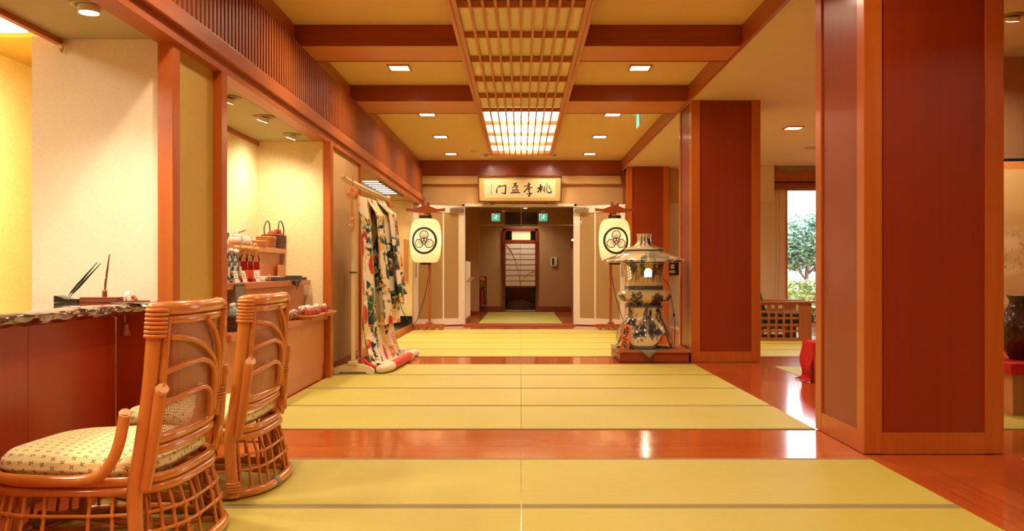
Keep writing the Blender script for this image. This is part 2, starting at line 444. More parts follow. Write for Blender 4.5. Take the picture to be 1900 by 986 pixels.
# cross beams with their pale undersides
def beam_x(y0, y1):
    b = MB()
    for xa, xb in (((-1.9, -.5205), (.5205, CX0 - 0.02)) if y1 > 2.2 else ((-1.9, CX0 - .02),)):
        b.box(xa, xb, y0, y1, BEAM + 0.004, CEIL, 0); b.box(xa, xb, y0 + 0.012, y1 - 0.012, BEAM, BEAM + 0.006, 1)
        b.box(xa, xb, y1 - 0.02, y1 + 0.004, BEAM - 0.004, BEAM + 0.05, 0); b.box(xa, xb, y0 - 0.006, y0 + 0.01, BEAM, BEAM + 0.045, 0)
    return struct(b.build('ceiling_beam', [M['beam_x'], M['soffit']]))
for yy in ((0.0, 0.75), (2.4, 2.9), (4.70, 5.43), (7.15, 7.67), (9.466, 10.2)): beam_x(*yy)
b = MB(); b.box(-1.9, CX0 - 0.02, 15.88, 16.1, BEAM - 0.11, CEIL, 0, 0.006); struct(b.build('ceiling_beam', M['beam_x']))
b = MB(); b.box(CX0 - 0.02, CX0 + 0.0, -3, 16.1, BEAM - 0.004, CEIL, 0); b.box(CX0 - 0.032, CX0 + 0.0, -3, 16.1, BEAM - 0.006, BEAM + 0.03, 0); struct(b.build('ceiling_beam', M['beam_y']))
b = MB(); b.box(-1.93, -1.9, -3, 16.1, BEAM - 0.03, CEIL, 0); struct(b.build('ceiling_beam', M['beam_y']))
# slatted valance and lintel over the left-hand openings
b = MB()
b.box(-1.95, -1.885, -3, 15.9, 2.40, BEAM, 1)
yy = 2.0
while yy < 15.88: b.box(-1.886, -1.84, yy, yy + 0.036, 2.395, BEAM - 0.002, 0); yy += 0.066
struct(b.build('slat_valance', [M['slat'], M['panel']]))
b = MB(); b.box(-1.95, -1.80, -3, 15.9, 2.30, 2.40, 0, 0.006); b.box(-1.95, -1.83, -3, 15.9, 2.225, 2.30, 0, 0.004); struct(b.build('lintel', M['beam_y']))

# ---- the wall with the counter alcove, the shop alcove and the side passage
def solid(name, x0, x1, y0, y1, z0, z1, m, bev=0.0):
    b = MB(); b.box(x0, x1, y0, y1, z0, z1, 0, bev); return struct(b.build(name, m))
# partition between counter and shop: cream front, ochre side
b = MB(); b.box(-2.62, -1.885, 4.56, 5.26, 0, 2.26, 0)
for f in range(len(b.f)):
    c = sum((Vector(b.v[i]) for i in b.f[f]), Vector()) / 4
    if c.x > -1.9: b.m[f] = 1
    elif c.x < -2.6 or c.y > 5.2: b.m[f] = 2
struct(b.build('wall_partition', [M['cream'], M['ochre'], M['gold']]))
solid('wall_counter_side', -3.75, -3.6, -3, 8.4, 0, 2.7, M['gold'])
solid('wall_shop_back', -2.63, -2.49, 5.26, 8.06, 0, 2.23, M['glitter'])
b = MB(); b.box(-2.63, -1.86, 8.03, 8.14, 0, 2.24, 0); struct(b.build('wall_shop_end', M['glitter']))
solid('wall_counter_end', -3.6, -2.63, 8.03, 8.14, 0, 2.7, M['gold'])
b = MB(); b.box(-1.98, WX - 0.02, 8.14, 9.76, 0, 2.24, 0); b.box(-1.98, WX - 0.006, 8.14, 9.76, 0, 0.1, 1); struct(b.build('wall_left', [M['taupe'], M['panel']]))
solid('wall_left_side', -3.75, -1.98, 9.6, 9.72, 0, 2.24, M['taupe'])
def post(x0, x1, y0, y1, z1=2.226): return struct(MB().box(x0, x1, y0, y1, 0, z1, 0, 0.004).build('trim_post', M['trim']))
post(-1.935, -1.852, 4.53, 4.625); post(-1.885, -1.832, 5.21, 5.31); post(-1.862, -1.79, 8.0, 8.12); post(-1.87, -1.832, 9.75, 9.84)
# soffits
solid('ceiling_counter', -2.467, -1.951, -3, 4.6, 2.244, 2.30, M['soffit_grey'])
solid('trim_soffit_edge', -2.49, -2.455, -3, 4.56, 2.215, 2.34, M['beam_y'])
solid('ceiling_counter_back', -3.6, -2.49, -3, 8.05, 2.5, 2.6, M['ochre'])
solid('trim_ceiling_step', -3.6, -2.49, 5.34, 5.37, 2.47, 2.5, M['ochre'])
solid('wall_soffit', -2.49, -2.467, -3, 4.56, 2.30, 2.6, M['cream'])
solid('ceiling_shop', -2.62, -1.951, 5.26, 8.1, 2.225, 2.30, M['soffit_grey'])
solid('trim_shop_cornice', -2.49, -2.47, 5.27, 8.03, 2.185, 2.225, M['beam_y'])
# side passage
solid('ceiling_passage', -3.6, -1.951, 9.72, 15.0, 2.24, 2.3, M['brownwall'])
solid('wall_passage_end', -3.6, -1.905, 14.9, 15.0, 0.09, 2.24, M['gold'])
solid('baseboard_passage_end', -3.6, -1.905, 14.885, 14.9, 0.09, 0.22, M['black'])
solid('wall_passage_side', -3.75, -3.6, 9.6, 15.0, 0, 2.3, M['gold'])
b = MB(); b.box(-3.6, -1.90, 9.85, 14.9, 0, 0.085, 0); b.box(-1.90, -1.875, 9.85, 14.9, -0.003, 0.088, 1); struct(b.build('floor_passage_step', [M['darkwood'], M['beam_y']]))
solid('trim_board_edge', -1.875, -1.845, 9.85, 14.9, -0.003, 0.012, M['beam_y'])
solid('wall_door_return', -2.12, -2.0, 15.0, 16.0, 0, 2.9, M['taupe'])

# ---- wall with the double door
OX0, OX1, OZ = -1.055, 0.985, 2.215
b = MB()
b.box(-2.12, OX0 - 0.05, DOORW, DOORW + 0.15, 0, 2.95); b.box(OX1 + 0.05, 1.95, DOORW, DOORW + 0.15, 0, 2.95); b.box(OX0 - 0.05, OX1 + 0.05, DOORW, DOORW + 0.15, OZ + 0.05, 2.95)
struct(b.build('wall_far', M['taupe']))
solid('trim_picture_rail', -1.9, 1.86, 15.84, 15.95, 2.63, 2.78, M['taupe'])
b = MB()
b.box(OX0 - 0.05, OX0, DOORW - 0.03, DOORW + 0.16, 0, OZ + 0.05, 0, 0.004); b.box(OX1, OX1 + 0.05, DOORW - 0.03, DOORW + 0.16, 0, OZ + 0.05, 0, 0.004)
b.box(OX0 - 0.05, OX1 + 0.05, DOORW - 0.03, DOORW + 0.16, OZ, OZ + 0.05, 0, 0.004)
struct(b.build('trim_door_frame', M['white']))
solid('trim_threshold', OX0, OX1, 15.5, 16.1, -0.003, 0.018, M['beam_x'], 0.004)
M['frost'] = None
t = NT('frosted_glass'); t.b.inputs['Base Color'].default_value = C(226, 194, 128); t.b.inputs['Roughness'].default_value = 0.35; t.b.inputs['Transmission Weight'].default_value = 0.55; t.b.inputs['Coat Weight'].default_value = 0.5
M['frost'] = t.m
M['clear'] = glass('clear_glass')
def door_leaf(hx, sgn, label):
    ang = math.asin(0.5 / 1.04)
    t = thing('door_leaf', label, 'door', (hx, DOORW - 0.06, 0), 'open double doors', (PI + ang) if sgn < 0 else -ang)
    # local x runs from the hinge to the free edge
    W, H, s = 1.03, 2.215, 0.10
    b = MB()
    b.box(0, W, -0.02, 0.02, 0.012, 0.13, 0, 0.003); b.box(0, W, -0.02, 0.02, H - 0.13, H, 0, 0.003)
    b.box(0, s + 0.03, -0.02, 0.02, 0.13, H - 0.13, 0, 0.003); b.box(W - s, W, -0.02, 0.02, 0.13, H - 0.13, 0, 0.003)
    b.build('leaf_frame', M['white'], t)
    b = MB(); b.box(s + 0.03, W - s, -0.006, 0.006, 0.13, H - 0.13); b.build('glass_pane', M['frost'], t)['label'] = 'frosted glass pane'
    b = MB(); b.box(0.42, 0.45, -0.012, 0.012, 0.13, H - 0.13); b.build('glazing_bar', M['white'], t)
    side = -0.02 if sgn > 0 else 0.02; q = -1 if sgn > 0 else 1
    b = MB(); b.box(0.04, 0.32, *sorted((side, side + q * 0.05)), H - 0.115, H - 0.045, 0, 0.006); d = b.build('door_closer', M['metal'], t)
    b = MB(); b.tube([(0.28, side + q * 0.03, H - 0.04), (0.10, side + q * 0.10, H - 0.03), (-0.06, side + q * 0.03, H - 0.02)], 0.008, 6); b.build('closer_arm', M['metal'], d)
    b = MB(); b.tube([(W - 0.05, side + q * 0.035, 0.9), (W - 0.05, side + q * 0.035, 1.25)], 0.011, 8); b.tube([(W - 0.05, side, 0.93), (W - 0.05, side + q * 0.035, 0.93)], 0.008, 6); b.tube([(W - 0.05, side, 1.22), (W - 0.05, side + q * 0.035, 1.22)], 0.008, 6); b.build('pull_handle', M['metal'], t)
    return t
door_leaf(OX0, -1, 'open white door leaf with frosted glass behind the lantern beside the yellow passage wall')
door_leaf(OX1, 1, 'open white door leaf with frosted glass behind the lantern beside the porcelain lantern')

# ---- passage beyond the doors
YB = 21.2
solid('ceiling_corridor', -2.4, 2.4, 16.1, 24, 2.57, 2.7, M['taupe'])
b = MB()
for (x0, x1, z0, z1) in ((-2.4, -0.455, 0, 2.6), (0.415, 2.4, 0, 2.6), (-0.455, 0.415, 2.07, 2.6)): b.box(x0, x1, YB, YB + 0.1, z0, z1)
struct(b.build('wall_corridor_end', M['brownwall']))
solid('baseboard_corridor_end', -2.4, -0.46, YB - 0.02, YB, 0, 0.13, M['panel']); solid('baseboard_corridor_end_2', 0.42, 2.4, YB - 0.02, YB, 0, 0.13, M['panel'])
solid('wall_corridor_jog', -2.4, -0.975, 19.75, 19.85, 0, 2.57, M['brownwall']); solid('baseboard_corridor_jog', -2.4, -0.975, 19.73, 19.75, 0, 0.08, M['panel'])
solid('wall_corridor_left', -2.5, -2.4, 16.1, 24, 0, 2.6, M['brownwall']); solid('wall_corridor_right', 1.25, 1.35, 16.1, 24, 0, 2.6, M['brownwall'])
solid('wall_corridor_half', -1.25, -1.06, 16.3, 17.8, 0, 1.2, M['cream']); solid('baseboard_corridor_half', -1.06, -1.045, 16.3, 17.82, 0, 0.1, M['panel'])
# alcove behind the sliding door
solid('wall_garden_back', -1.2, 1.2, 23.2, 23.3, 0, 2.6, M['panel'])
solid('floor_gravel_bed', -1.2, 1.2, YB + 0.1, 23.2, 0, 0.03, M['offwhite'])

# ---- lounge: window wall, far wall beside the pillar, outer shell
WY = 15.42
WX0, WX1, WZ0, WZ1 = 4.785, 8.9, 0.06, 2.52
b = MB()
b.box(3.6, WX0, WY, WY + 0.2, 0, 2.95); b.box(WX1, 9.3, WY, WY + 0.2, 0, 2.95); b.box(WX0, WX1, WY, WY + 0.2, WZ1, 2.95); b.box(WX0, WX1, WY, WY + 0.2, -0.01, WZ0)
struct(b.build('wall_window', M['offwhite']))
b = MB()
b.box(2.55, 3.6, 15.7, 15.85, 0, 2.95, 0); b.box(2.55, 3.6, 15.66, 15.7, 2.25, 2.95, 1); struct(b.build('wall_lounge_far', [M['offwhite'], M['taupe']]))
b = MB(); b.box(3.45, 4.52, 15.2, WY, 2.25, RCEIL, 0, 0.004); struct(b.build('trim_duct_box', M['offwhite']))
b = MB()
for xx in (WX0 + 0.0, 6.85, WX1 - 0.05): b.box(xx, xx + 0.05, WY + 0.03, WY + 0.12, WZ0, WZ1, 0, 0.004)
b.box(WX0, WX1, WY + 0.03, WY + 0.12, WZ0, WZ0 + 0.05, 0, 0.004); b.box(WX0, WX1, WY + 0.03, WY + 0.12, WZ1 - 0.05, WZ1, 0, 0.004)
fr = struct(b.build('window_1', M['lattice']))
b = MB(); b.box(WX0 + 0.05, 6.85, WY + 0.07, WY + 0.076, WZ0 + 0.05, WZ1 - 0.05); b.box(6.9, WX1 - 0.05, WY + 0.07, WY + 0.076, WZ0 + 0.05, WZ1 - 0.05); b.build('window_pane', M['clear'], fr)
solid('wall_right', 9.2, 9.35, -3, 16, 0, 3.2, M['taupe']); solid('wall_back', -4.2, 9.3, -3.1, -3, 0, 3.3, M['taupe'])
solid('wall_outer_left', -4.3, -4.2, -3, 24, 0, 3.3, M['taupe'])
solid('wall_outer_far', -4.2, 2.6, 24, 24.1, 0, 3.3, M['taupe'])
solid('wall_corridor_outer', 2.5, 2.55, 16.0, 24, 0, 3.3, M['taupe'])
solid('wall_screen_back', 3.3, 9.2, 7.5, 7.62, 0, RCEIL, M['brownwall'])
# ------------------------------------------------------------------ lattice ceiling light over the aisle
WARM = (1.0, 0.80, 0.56); WARM2 = (1.0, 0.88, 0.70); COOL = (0.80, 0.90, 1.0)
LZ = 2.86; LY0, LY1 = 2.2, 13.67; LIT0 = 9.96
t = thing('lattice_ceiling_light', 'long wooden lattice light box along the aisle ceiling, lit at its far end', 'ceiling light', (0, 0, LZ))
b = MB()
for s in (-1, 1):
    b.box(s * .49, s * .52, LY0, LY1, 0, .20, 0, .004); b.box(s * .452, s * .49, LY0, LY1, .012, .07, 0, .003)
b.box(-.52, .52, LY1 - .03, LY1, 0, .20, 0, .004); b.box(-.52, .52, LY0, LY0 + .03, 0, .20, 0, .004)
b.build('frame', M['lattice'], t)
b = MB()
for k in range(1, 10): xx = -.452 + .0904 * k; b.box(xx - .0095, xx + .0095, LY0, LY1 - .03, .012, .045)
ys = [LIT0 - .785 * k for k in range(0, 10)] + [LIT0 + .89 * k for k in range(1, 5)]
for yv in ys: b.box(-.452, .452, yv - .011, yv + .011, .010, .058)
b.build('lattice', M['lattice'], t)
q = NT('cream_diffuser'); q.b.inputs['Base Color'].default_value = C(246, 238, 200); q.b.inputs['Roughness'].default_value = .45
M['diff'] = q.m
b = MB(); b.box(-.452, .452, LY0 + .03, LIT0, .062, .066); b.build('diffuser_panel', M['diff'], t)['label'] = 'unlit cream diffuser'
q = NT('lit_diffuser'); tr = q.n('ShaderNodeBsdfTranslucent', Color=(.95, .93, .85, 1)); em = q.n('ShaderNodeEmission', Color=(1, .84, .6, 1), Strength=1.2); ad = q.t.nodes.new('ShaderNodeAddShader')
q.l(tr.outputs[0], ad.inputs[0]); q.l(em.outputs[0], ad.inputs[1]); q.l(ad.outputs[0], q.out.inputs[0]); M['lit'] = q.m
b = MB(); b.add([(-.452, LIT0, .064), (.452, LIT0, .064), (.452, LY1 - .03, .064), (-.452, LY1 - .03, .064)], [(0, 1, 2, 3)]); b.build('lit_diffuser_panel', M['lit'], t)['label'] = 'glowing diffuser'
area('lattice_tubes', (0, (LIT0 + LY1) / 2, LZ + .19), .50, 110, (1, .86, .62), (0, 0, 0), sy=3.3)

# ------------------------------------------------------------------ recessed downlights
M['lens'] = glow('lamp_lens', (1, .80, .52, 1), 14.0)
M['lens2'] = glow('spot_lens', (1, .84, .6, 1), 16.0)
lights = []
def square_light(x, yv, z, label, power, group='square recessed downlights', col=WARM, vis=True):
    t = thing('square_downlight', label, 'ceiling light', (x, yv, z), group)
    b = MB(); w = .115
    for (x0, x1, y0, y1) in ((-w, w, -w, -w + .022), (-w, w, w - .022, w), (-w, -w + .022, -w + .022, w - .022), (w - .022, w, -w + .022, w - .022)): b.box(x0, x1, y0, y1, -.014, -.0005, 0, .002)
    b.build('frame', M['trim'], t)
    b = MB(); b.box(-w + .023, w - .023, -w + .023, w - .023, -.010, -.001, 0, .002); b.build('lens', M['lens'], t)
    area('downlight_lamp', (x, yv, z - .022), .17, power, col, spread=150)
PW = 17
for i, yv in enumerate((6.46, 8.64, 11.2, 13.05, 14.96)):
    nth = ['just above the top of the view', 'between the two cross beams', 'first beyond the last cross beam', 'second beyond the last cross beam', 'closest to the calligraphy'][i]
    if i == 0: continue
    square_light(-1.235, yv, CEIL, 'square downlight on the slatted valance side, ' + nth, PW)
    square_light(1.205, yv, CEIL, 'square downlight on the pillar side, ' + nth, PW)
# lamps continuing the row outside the view; nearer ones added as fill, without fixtures
for yv in (6.46, 4.0, 1.8, -0.4):
    for x in (-1.235, 1.205): area('downlight_lamp', (x, yv, CEIL - .02), .17, PW * 1.15, WARM, spread=150)
square_light(3.58, 11.2, RCEIL, 'square downlight in the lounge ceiling between the pillars', 22, None)
for x, yv in ((3.4, 2.5), (3.58, 6.8), (6.0, 8.5), (6.0, 11.2)): area('downlight_lamp', (x, yv, RCEIL - .02), .17, 20, WARM, spread=150)
def round_spot(x, yv, z, label, tgt, power, angle=75, group=None, tilt=True):
    t = thing('round_spotlight', label, 'spotlight', (x, yv, z + .022), group)
    b = MB(); b.lathe([(.078, -.0225), (.085, -.027), (.062, -.032), (.052, -.024)], 24, caps=False); b.build('trim_ring', M['soffit_grey'], t)
    d = (Vector(tgt) - Vector((x, yv, z))).normalized(); MM = d.to_track_quat('Z', 'Y').to_matrix()
    b = MB(); b.lathe([(.046, .012), (.050, .032), (.045, .045)], 20, caps=True); b.v = [tuple(MM @ Vector(v) + Vector((0, 0, -.018))) for v in b.v]; b.build('lamp_housing', M['offwhite'], t)
    b = MB(); b.lathe([(0.0, .0462), (.043, .0462)], 20, caps=False); b.v = [tuple(MM @ Vector(v) + Vector((0, 0, -.018))) for v in b.v]; b.build('lens', M['lens2'], t)
    spot('spot_lamp', Vector((x, yv, z - .018)) + d * .055, tgt, power, WARM2, angle, 1.0, .05)
round_spot(-2.01, 3.96, 2.244, 'round downlight in the grey soffit over the counter', (-2.01, 3.96, 0), 60, 120)
for px, py, nm_ in ((425, 183, 'peeking out beside the thin post'), (490, 219, 'in the middle of the shop soffit'), (542, 252, 'nearest the end wall of the shop')):
    yv = 1.225 * F / (VY - py + 3); xx = X_at(px, yv)
    round_spot(xx, yv, 2.225, 'round tilted spotlight ' + nm_, (-2.44, yv + .1, 1.1), 42, 150, 'spotlights over the shop shelves')
for px, tx in ((903, -.4), (1027, .45)):
    round_spot(X_at(px, 15.1), 15.1, CEIL, 'small round spotlight above the calligraphy, ' + ('toward the shop side' if px < 950 else 'toward the pillar side'), (tx, 15.8, 2.45), 34, 80, 'spotlights above the calligraphy')
# bright light panel of the counter alcove
t = thing('panel_light', 'large bright ceiling panel light at the top corner over the counter', 'ceiling light', (-3.22, 4.95, 2.5))
b = MB(); b.box(-.28, .24, -.24, .24, -.03, -.001, 0, .01); b.build('frame', M['white'], t)
b = MB(); b.box(-.265, .225, -.225, .225, -.05, -.031, 0, .015); b.build('lens', glow('panel_lens', (1, .88, .66, 1), 14), t)
area('panel_lamp', (-3.22, 4.95, 2.43), .42, 70, WARM2)
area('counter_lamp', (-3.0, 2.6, 2.45), .4, 44, WARM2); area('counter_lamp', (-3.0, 0.2, 2.45), .4, 34, WARM2)
# louvred light of the side passage
t = thing('louvre_light', 'louvred ceiling light with white bars in the side passage', 'ceiling light', (-2.07, 12.6, 2.24))
b = MB()
M['louvre'] = glow('louvre_lens', (1, .95, .85, 1), 2.2)
for k in range(7): b = MB(); b.box(-.13, .13, -.95 + k * .3, -.85 + k * .3, -.0055, -.002, 0, .001); b.build('lens', M['louvre'], t)
b = MB(); b.box(-.17, .20, -1.0, 1.2, -.0018, -.0004); b.box(-.17, -.14, -1.0, 1.2, -.03, -.002); b.box(.14, .17, -1.0, 1.2, -.03, -.002); b.build('frame', M['black'], t)
area('passage_fill', (-2.9, 13.0, 2.2), .3, 48, WARM2)  # fill light added out of view to brighten the passage wall
# speaker and small ceiling fittings
t = thing('ceiling_speaker', 'round flat grey speaker in the lounge ceiling', 'speaker', (X_at(1507, 13.0), 13.0, RCEIL))
b = MB(); b.lathe([(.13, -.001), (.13, -.012), (.115, -.02), (.0, -.024)], 28); b.build('grille', plain('speaker_grey', C(170, 164, 150), .6), t)
b = MB(); b.lathe([(.15, -.0005), (.15, -.006), (.131, -.010)], 28, caps=False); b.build('ring', M['offwhite'], t)
t = thing('smoke_detector', 'tiny round smoke detector on the ceiling before the doorway', 'smoke detector', (X_at(881, 14.6), 14.6, CEIL))
b = MB(); b.lathe([(.06, -.001), (.058, -.02), (.03, -.035), (.0, -.037)], 20); b.build('body', M['ceil'], t)
b = MB(); b.lathe([(.075, -.0005), (.07, -.008)], 20, caps=False); b.build('base_plate', M['ceil'], t)
# hanging exit sign seen edge on
t = thing('hanging_exit_sign', 'thin exit sign seen edge-on, hanging from the ceiling near the pillar', 'exit sign', (X_at(1185, 11.1), 11.1, CEIL))
b = MB(); b.box(-.06, .06, -.14, .14, -.02, -.001, 0, .003); b.build('mount', M['white'], t)
b = MB(); b.box(-.011, .011, -.13, .13, -.19, -.021, 0, .003); b.build('case', M['white'], t)
for s in (-1, 1):
    b = MB(); b.box(s * .0112, s * .0125, -.125, .125, -.185, -.028); b.build('sign_face', glow('sign_green', (.1, .85, .5, 1), 1.2, C(20, 150, 90)), t)
t = thing('ceiling_hook', 'small yellowish hook at the soffit edge above the cream wall', 'hook', (-2.445, 4.545, 2.214))
b = MB(); b.tube([(0, 0, 0), (0, -.004, -.03), (0, -.018, -.045), (0, -.030, -.03)], .006, 7, sub=3); b.build('hook', M['ochre'], t)
b = MB(); b.box(-.014, .014, -.012, .012, -.006, 0, 0, .002); b.build('plate', M['ochre'], t)
# world and daylight through the lounge window
W = bpy.data.worlds.new('World'); SC.world = W; W.use_nodes = True
bg = W.node_tree.nodes['Background']; bg.inputs[0].default_value = (.86, .93, 1.0, 1); bg.inputs[1].default_value = 7.0
sun = bpy.data.lights.new('sun', 'SUN'); sun.energy = 5.0; sun.angle = .05; sun.color = (1, .96, .9)
so = bpy.data.objects.new('sun', sun); COL.objects.link(so); so.rotation_euler = (math.radians(40), math.radians(20), math.radians(30))
# passage beyond the doors, with downlights added to brighten it
for x_, y_ in ((-.45, 17.6), (.55, 17.6), (.1, 20.6)): round_spot(x_, y_, 2.57, 'small added downlight in the passage ceiling, ' + ('shop side' if x_ < 0 else ('pillar side' if x_ > .3 else 'in front of the sliding door')), (x_, y_, 0), 60, 140, 'added passage downlights')
spot('sconce_lamp', (1.15, 19.2, 1.75), (1.24, 19.2, 2.5), 25, WARM2, 120)
point('garden_lamp', (0.0, 22.2, 2.2), 6, WARM, .1)
# ------------------------------------------------------------------ rattan chairs
M['rattan'] = wood('rattan_pole', C(192, 106, 36), C(222, 146, 66), 2, 0.22, 1.2, 0.5, 14)
M['rattan2'] = plain('rattan_cane', C(212, 128, 50), 0.28, 0, 0.4, 0.12, 30)
M['cane'] = plain('woven_cane', C(164, 90, 36), 0.4, 0, 0.2, 0.18, 50)
M['sleeve'] = plain('grey_felt', C(156, 150, 130), 0.9, 0, 0, 0.2, 90)
M['cut'] = plain('cut_rattan_end', C(232, 178, 118), 0.6)
def cushion_mat():
    t = NT('cushion_cloth'); b = t.b
    uv = t.n('ShaderNodeUVMap'); sp = t.t.nodes.new('ShaderNodeSeparateXYZ'); t.l(uv.outputs[0], sp.inputs[0])
    p = 0.036
    col = t.math('FLOOR', t.math('DIVIDE', sp.outputs[0], p))
    odd = t.math('MULTIPLY', t.math('MODULO', t.math('ABSOLUTE', col), 2.0), 0.5)
    fx = t.math('SUBTRACT', t.math('FRACT', t.math('ADD', t.math('DIVIDE', sp.outputs[0], p), 40.0)), 0.5)
    fy = t.math('SUBTRACT', t.math('FRACT', t.math('ADD', t.math('ADD', t.math('DIVIDE', sp.outputs[1], p), 40.0), odd)), 0.5)
    ax, ay = t.math('ABSOLUTE', fx), t.math('ABSOLUTE', fy)
    diag = t.math('ABSOLUTE', t.math('SUBTRACT', ax, ay))
    arm = t.math('LESS_THAN', diag, 0.07)
    rad = t.math('ADD', ax, ay)
    a = t.math('MULTIPLY', t.math('MULTIPLY', arm, t.math('LESS_THAN', rad, 0.36)), t.math('GREATER_THAN', rad, 0.07))
    nz = t.n('ShaderNodeTexNoise', Scale=260.0, Detail=2.0); t.l(t.coords(), nz.inputs[0])
    base = t.mix(nz.outputs[0], C(228, 214, 142), C(242, 230, 166))
    t.l(t.mix(a, base, C(96, 52, 44)), b.inputs['Base Color']); b.inputs['Roughness'].default_value = 0.85
    b.inputs['Sheen Weight'].default_value = 0.15
    t.bump(nz.outputs[0], 0.3, 0.002)
    return t.m
M['cushion'] = cushion_mat()
def se(a, ang, n=3.0, b=None):
    c, s = math.cos(ang), math.sin(ang); b = a if b is None else b
    return (a * math.copysign(abs(c) ** (2 / n), c), b * math.copysign(abs(s) ** (2 / n), s))
POST = [(.250, .345, .012), (.231, .332, .18), (.228, .322, .30), (.243, .308, .42), (.262, .296, .60), (.280, .288, .875)]
def post_x(z):
    for (x0, y0, z0), (x1, y1, z1) in zip(POST, POST[1:]):
        if z <= z1: k = (z - z0) / (z1 - z0); return x0 + (x1 - x0) * k, y0 + (y1 - y0) * k
    return POST[-1][0], POST[-1][1]
def back_surf(t_, z, off=0.0):
    x, y = post_x(z); return (x + 0.012 + 0.042 * (1 - abs(t_) ** 2.6) + off, t_ * (y - 0.02), z)
def make_chair():
    t = thing('rattan_chair', '', 'chair')
    # cushion
    prof = [(0.0, .305), (0.72, .300), (0.93, .302), (1.0, .325), (0.985, .352), (0.92, .372), (0.75, .384), (0.45, .392), (0.0, .396)]
    n = 64; vs = []; uv = []; arc = 0
    rr = [p for p in prof]
    al = [0.0]
    for (r0, z0), (r1, z1) in zip(prof[::-1], prof[::-1][1:]): al.append(al[-1] + math.hypot((r1 - r0) * 0.3, z1 - z0))
    al = al[::-1]
    # finer profile
    fine = []; fa = []
    for i in range(len(prof) - 1):
        for k in range(5):
            q = k / 5; fine.append((prof[i][0] * (1 - q) + prof[i + 1][0] * q, prof[i][1] * (1 - q) + prof[i + 1][1] * q)); fa.append(al[i] * (1 - q) + al[i + 1] * q)
    fine.append(prof[-1]); fa.append(0.0)
    for (r, z), L in zip(fine, fa):
        for j in range(n):
            x, y = se(0.302 * r, 2 * PI * j / n, 4.2); x *= .975
            vs.append((x - 0.015, y, z + 0.004 * math.sin(9 * x) * math.sin(8 * y)))
            d = math.hypot(x, y); k = L / d * 1.08 if d > 1e-6 else 0
            uv.append((x * k, y * k))
    fs = [(i * n + j, i * n + (j + 1) % n, (i + 1) * n + (j + 1) % n, (i + 1) * n + j) for i in range(len(fine) - 1) for j in range(n)]
    b = MB(); b.add(vs, fs, 0, True); b.uv = uv; o = b.build('seat_cushion', M['cushion'], t); o['label'] = 'cream seat cushion with small brown cross pattern'
    # rails under the cushion
    for z, a in ((.292, .304), (.260, .310)):
        b = MB(); b.tube([(*se(a, 2 * PI * k / 72, 3.6, .322), z) for k in range(72)], .0165, 10, closed=True); b.build('seat_rail', M['rattan'], t)
    # posts with inner rail, cut stub, bindings
    for s in (-1, 1):
        b = MB(); b.tube([(x, s * y, z) for x, y, z in POST], [.024, .025, .026, .025, .024, .024], 12, sub=4); o = b.build('back_post', M['rattan'], t)
        b = MB(); b.tube([(post_x(z)[0] + .034, s * (post_x(z)[1] - .022), z) for z in (.42, .55, .7, .845)], .014, 8, sub=3); b.build('inner_post', M['rattan'], t)
        b = MB(); b.tube([(post_x(z)[0] + .040 - .02 * max(0, .34 - z) * 5, s * (post_x(z)[1] + .004), z) for z in (.27, .36, .48, .60, .615)], [.018, .020, .021, .021, .019], 12, sub=3)
        x, y = post_x(.60); d = Vector((.55, s * .55, .55)); c0 = Vector((x + .040, s * (y + .004), .592)); b.tube([c0 + d * .010, c0 + d * .0265, c0 + d * .029], [.0205, .0205, .019], 14, mat=1); b.build('side_strut', [M['rattan'], M['cut']], t)
        b = MB(); b.tube([(-.285, s * .22, .300), (-.24, s * .29, .302), (-.12, s * .335, .304), (.04, s * .346, .304), (.12, s * .350, .322), (.165, s * .352, .375), (.188, s * .348, .44), (.200, s * .340, .525)], .019, 10, sub=5)
        d = Vector((.35, s * .62, .70)); c0 = Vector((.200, s * .340, .522)); b.tube([c0 - d * .008, c0 + d * .010, c0 + d * .012], [.0185, .0195, .018], 14, mat=1)
        b.build('arm_rail', [M['rattan'], M['cut']], t)
        b = MB()
        for k in range(7):
            z = .868 - k * .0145; x, y = post_x(z); b.tube([(x + .006 + .031 * math.cos(q * PI / 8), s * y + .031 * math.sin(q * PI / 8), z) for q in range(16)], .0075, 6, closed=True)
        x, y = post_x(.88); b.blob((x + .004, s * y, .878), (.034, .030, .016), 12, 6)
        b.build('cane_binding', M['rattan2'], o); b = MB()
        for k in range(4):
            z = .075 - k * .011; x, y = post_x(z); b.tube([(x + .027 * math.cos(q * PI / 8), s * y + .027 * math.sin(q * PI / 8), z) for q in range(16)], .006, 5, closed=True)
        b.build('cane_binding', M['rattan2'], o); b = MB()
        for k in range(5 if s > 0 else 0):
            z = .53 - k * .012; x, y = post_x(z); b.tube([(x + .024 + .036 * math.cos(q * PI / 8), s * (y - .014) + .030 * math.sin(q * PI / 8), z) for q in range(16)], .0055, 5, closed=True)
        if s > 0: b.build('cane_binding', M['rattan2'], o)
        if s < 0: continue
        b = MB(); b.tube([(.305, .19, .300), (.315, .20, .350), (.312, .235, .376), (.300, .275, .352), (.295, .292, .300)], .009, 8, sub=4); b.build('loop_brace', M['rattan2'], t); continue
        b = MB(); b.tube([(post_x(.3)[0] + .02 - s * 0, s * .22, .300), (post_x(.3)[0] + .075, s * .20, .345), (post_x(.3)[0] + .085, s * .235, .372), (post_x(.3)[0] + .05, s * .285, .36), (post_x(.3)[0] + .03, s * .305, .30)], .011, 8, sub=4); b.build('loop_brace', M['rattan2'], t)
    # top and lower rails of the back
    def bow(z, amp, r, ends, name):
        b = MB(); pts = []
        for k in range(25):
            q = -1 + 2 * k / 24; x, y = post_x(min(z, .875)); pts.append((x + .004 + amp * (1 - abs(q) ** 3.0), q * y * ends, z))
        b.tube(pts, r, 12); b.build(name, M['rattan'], t)
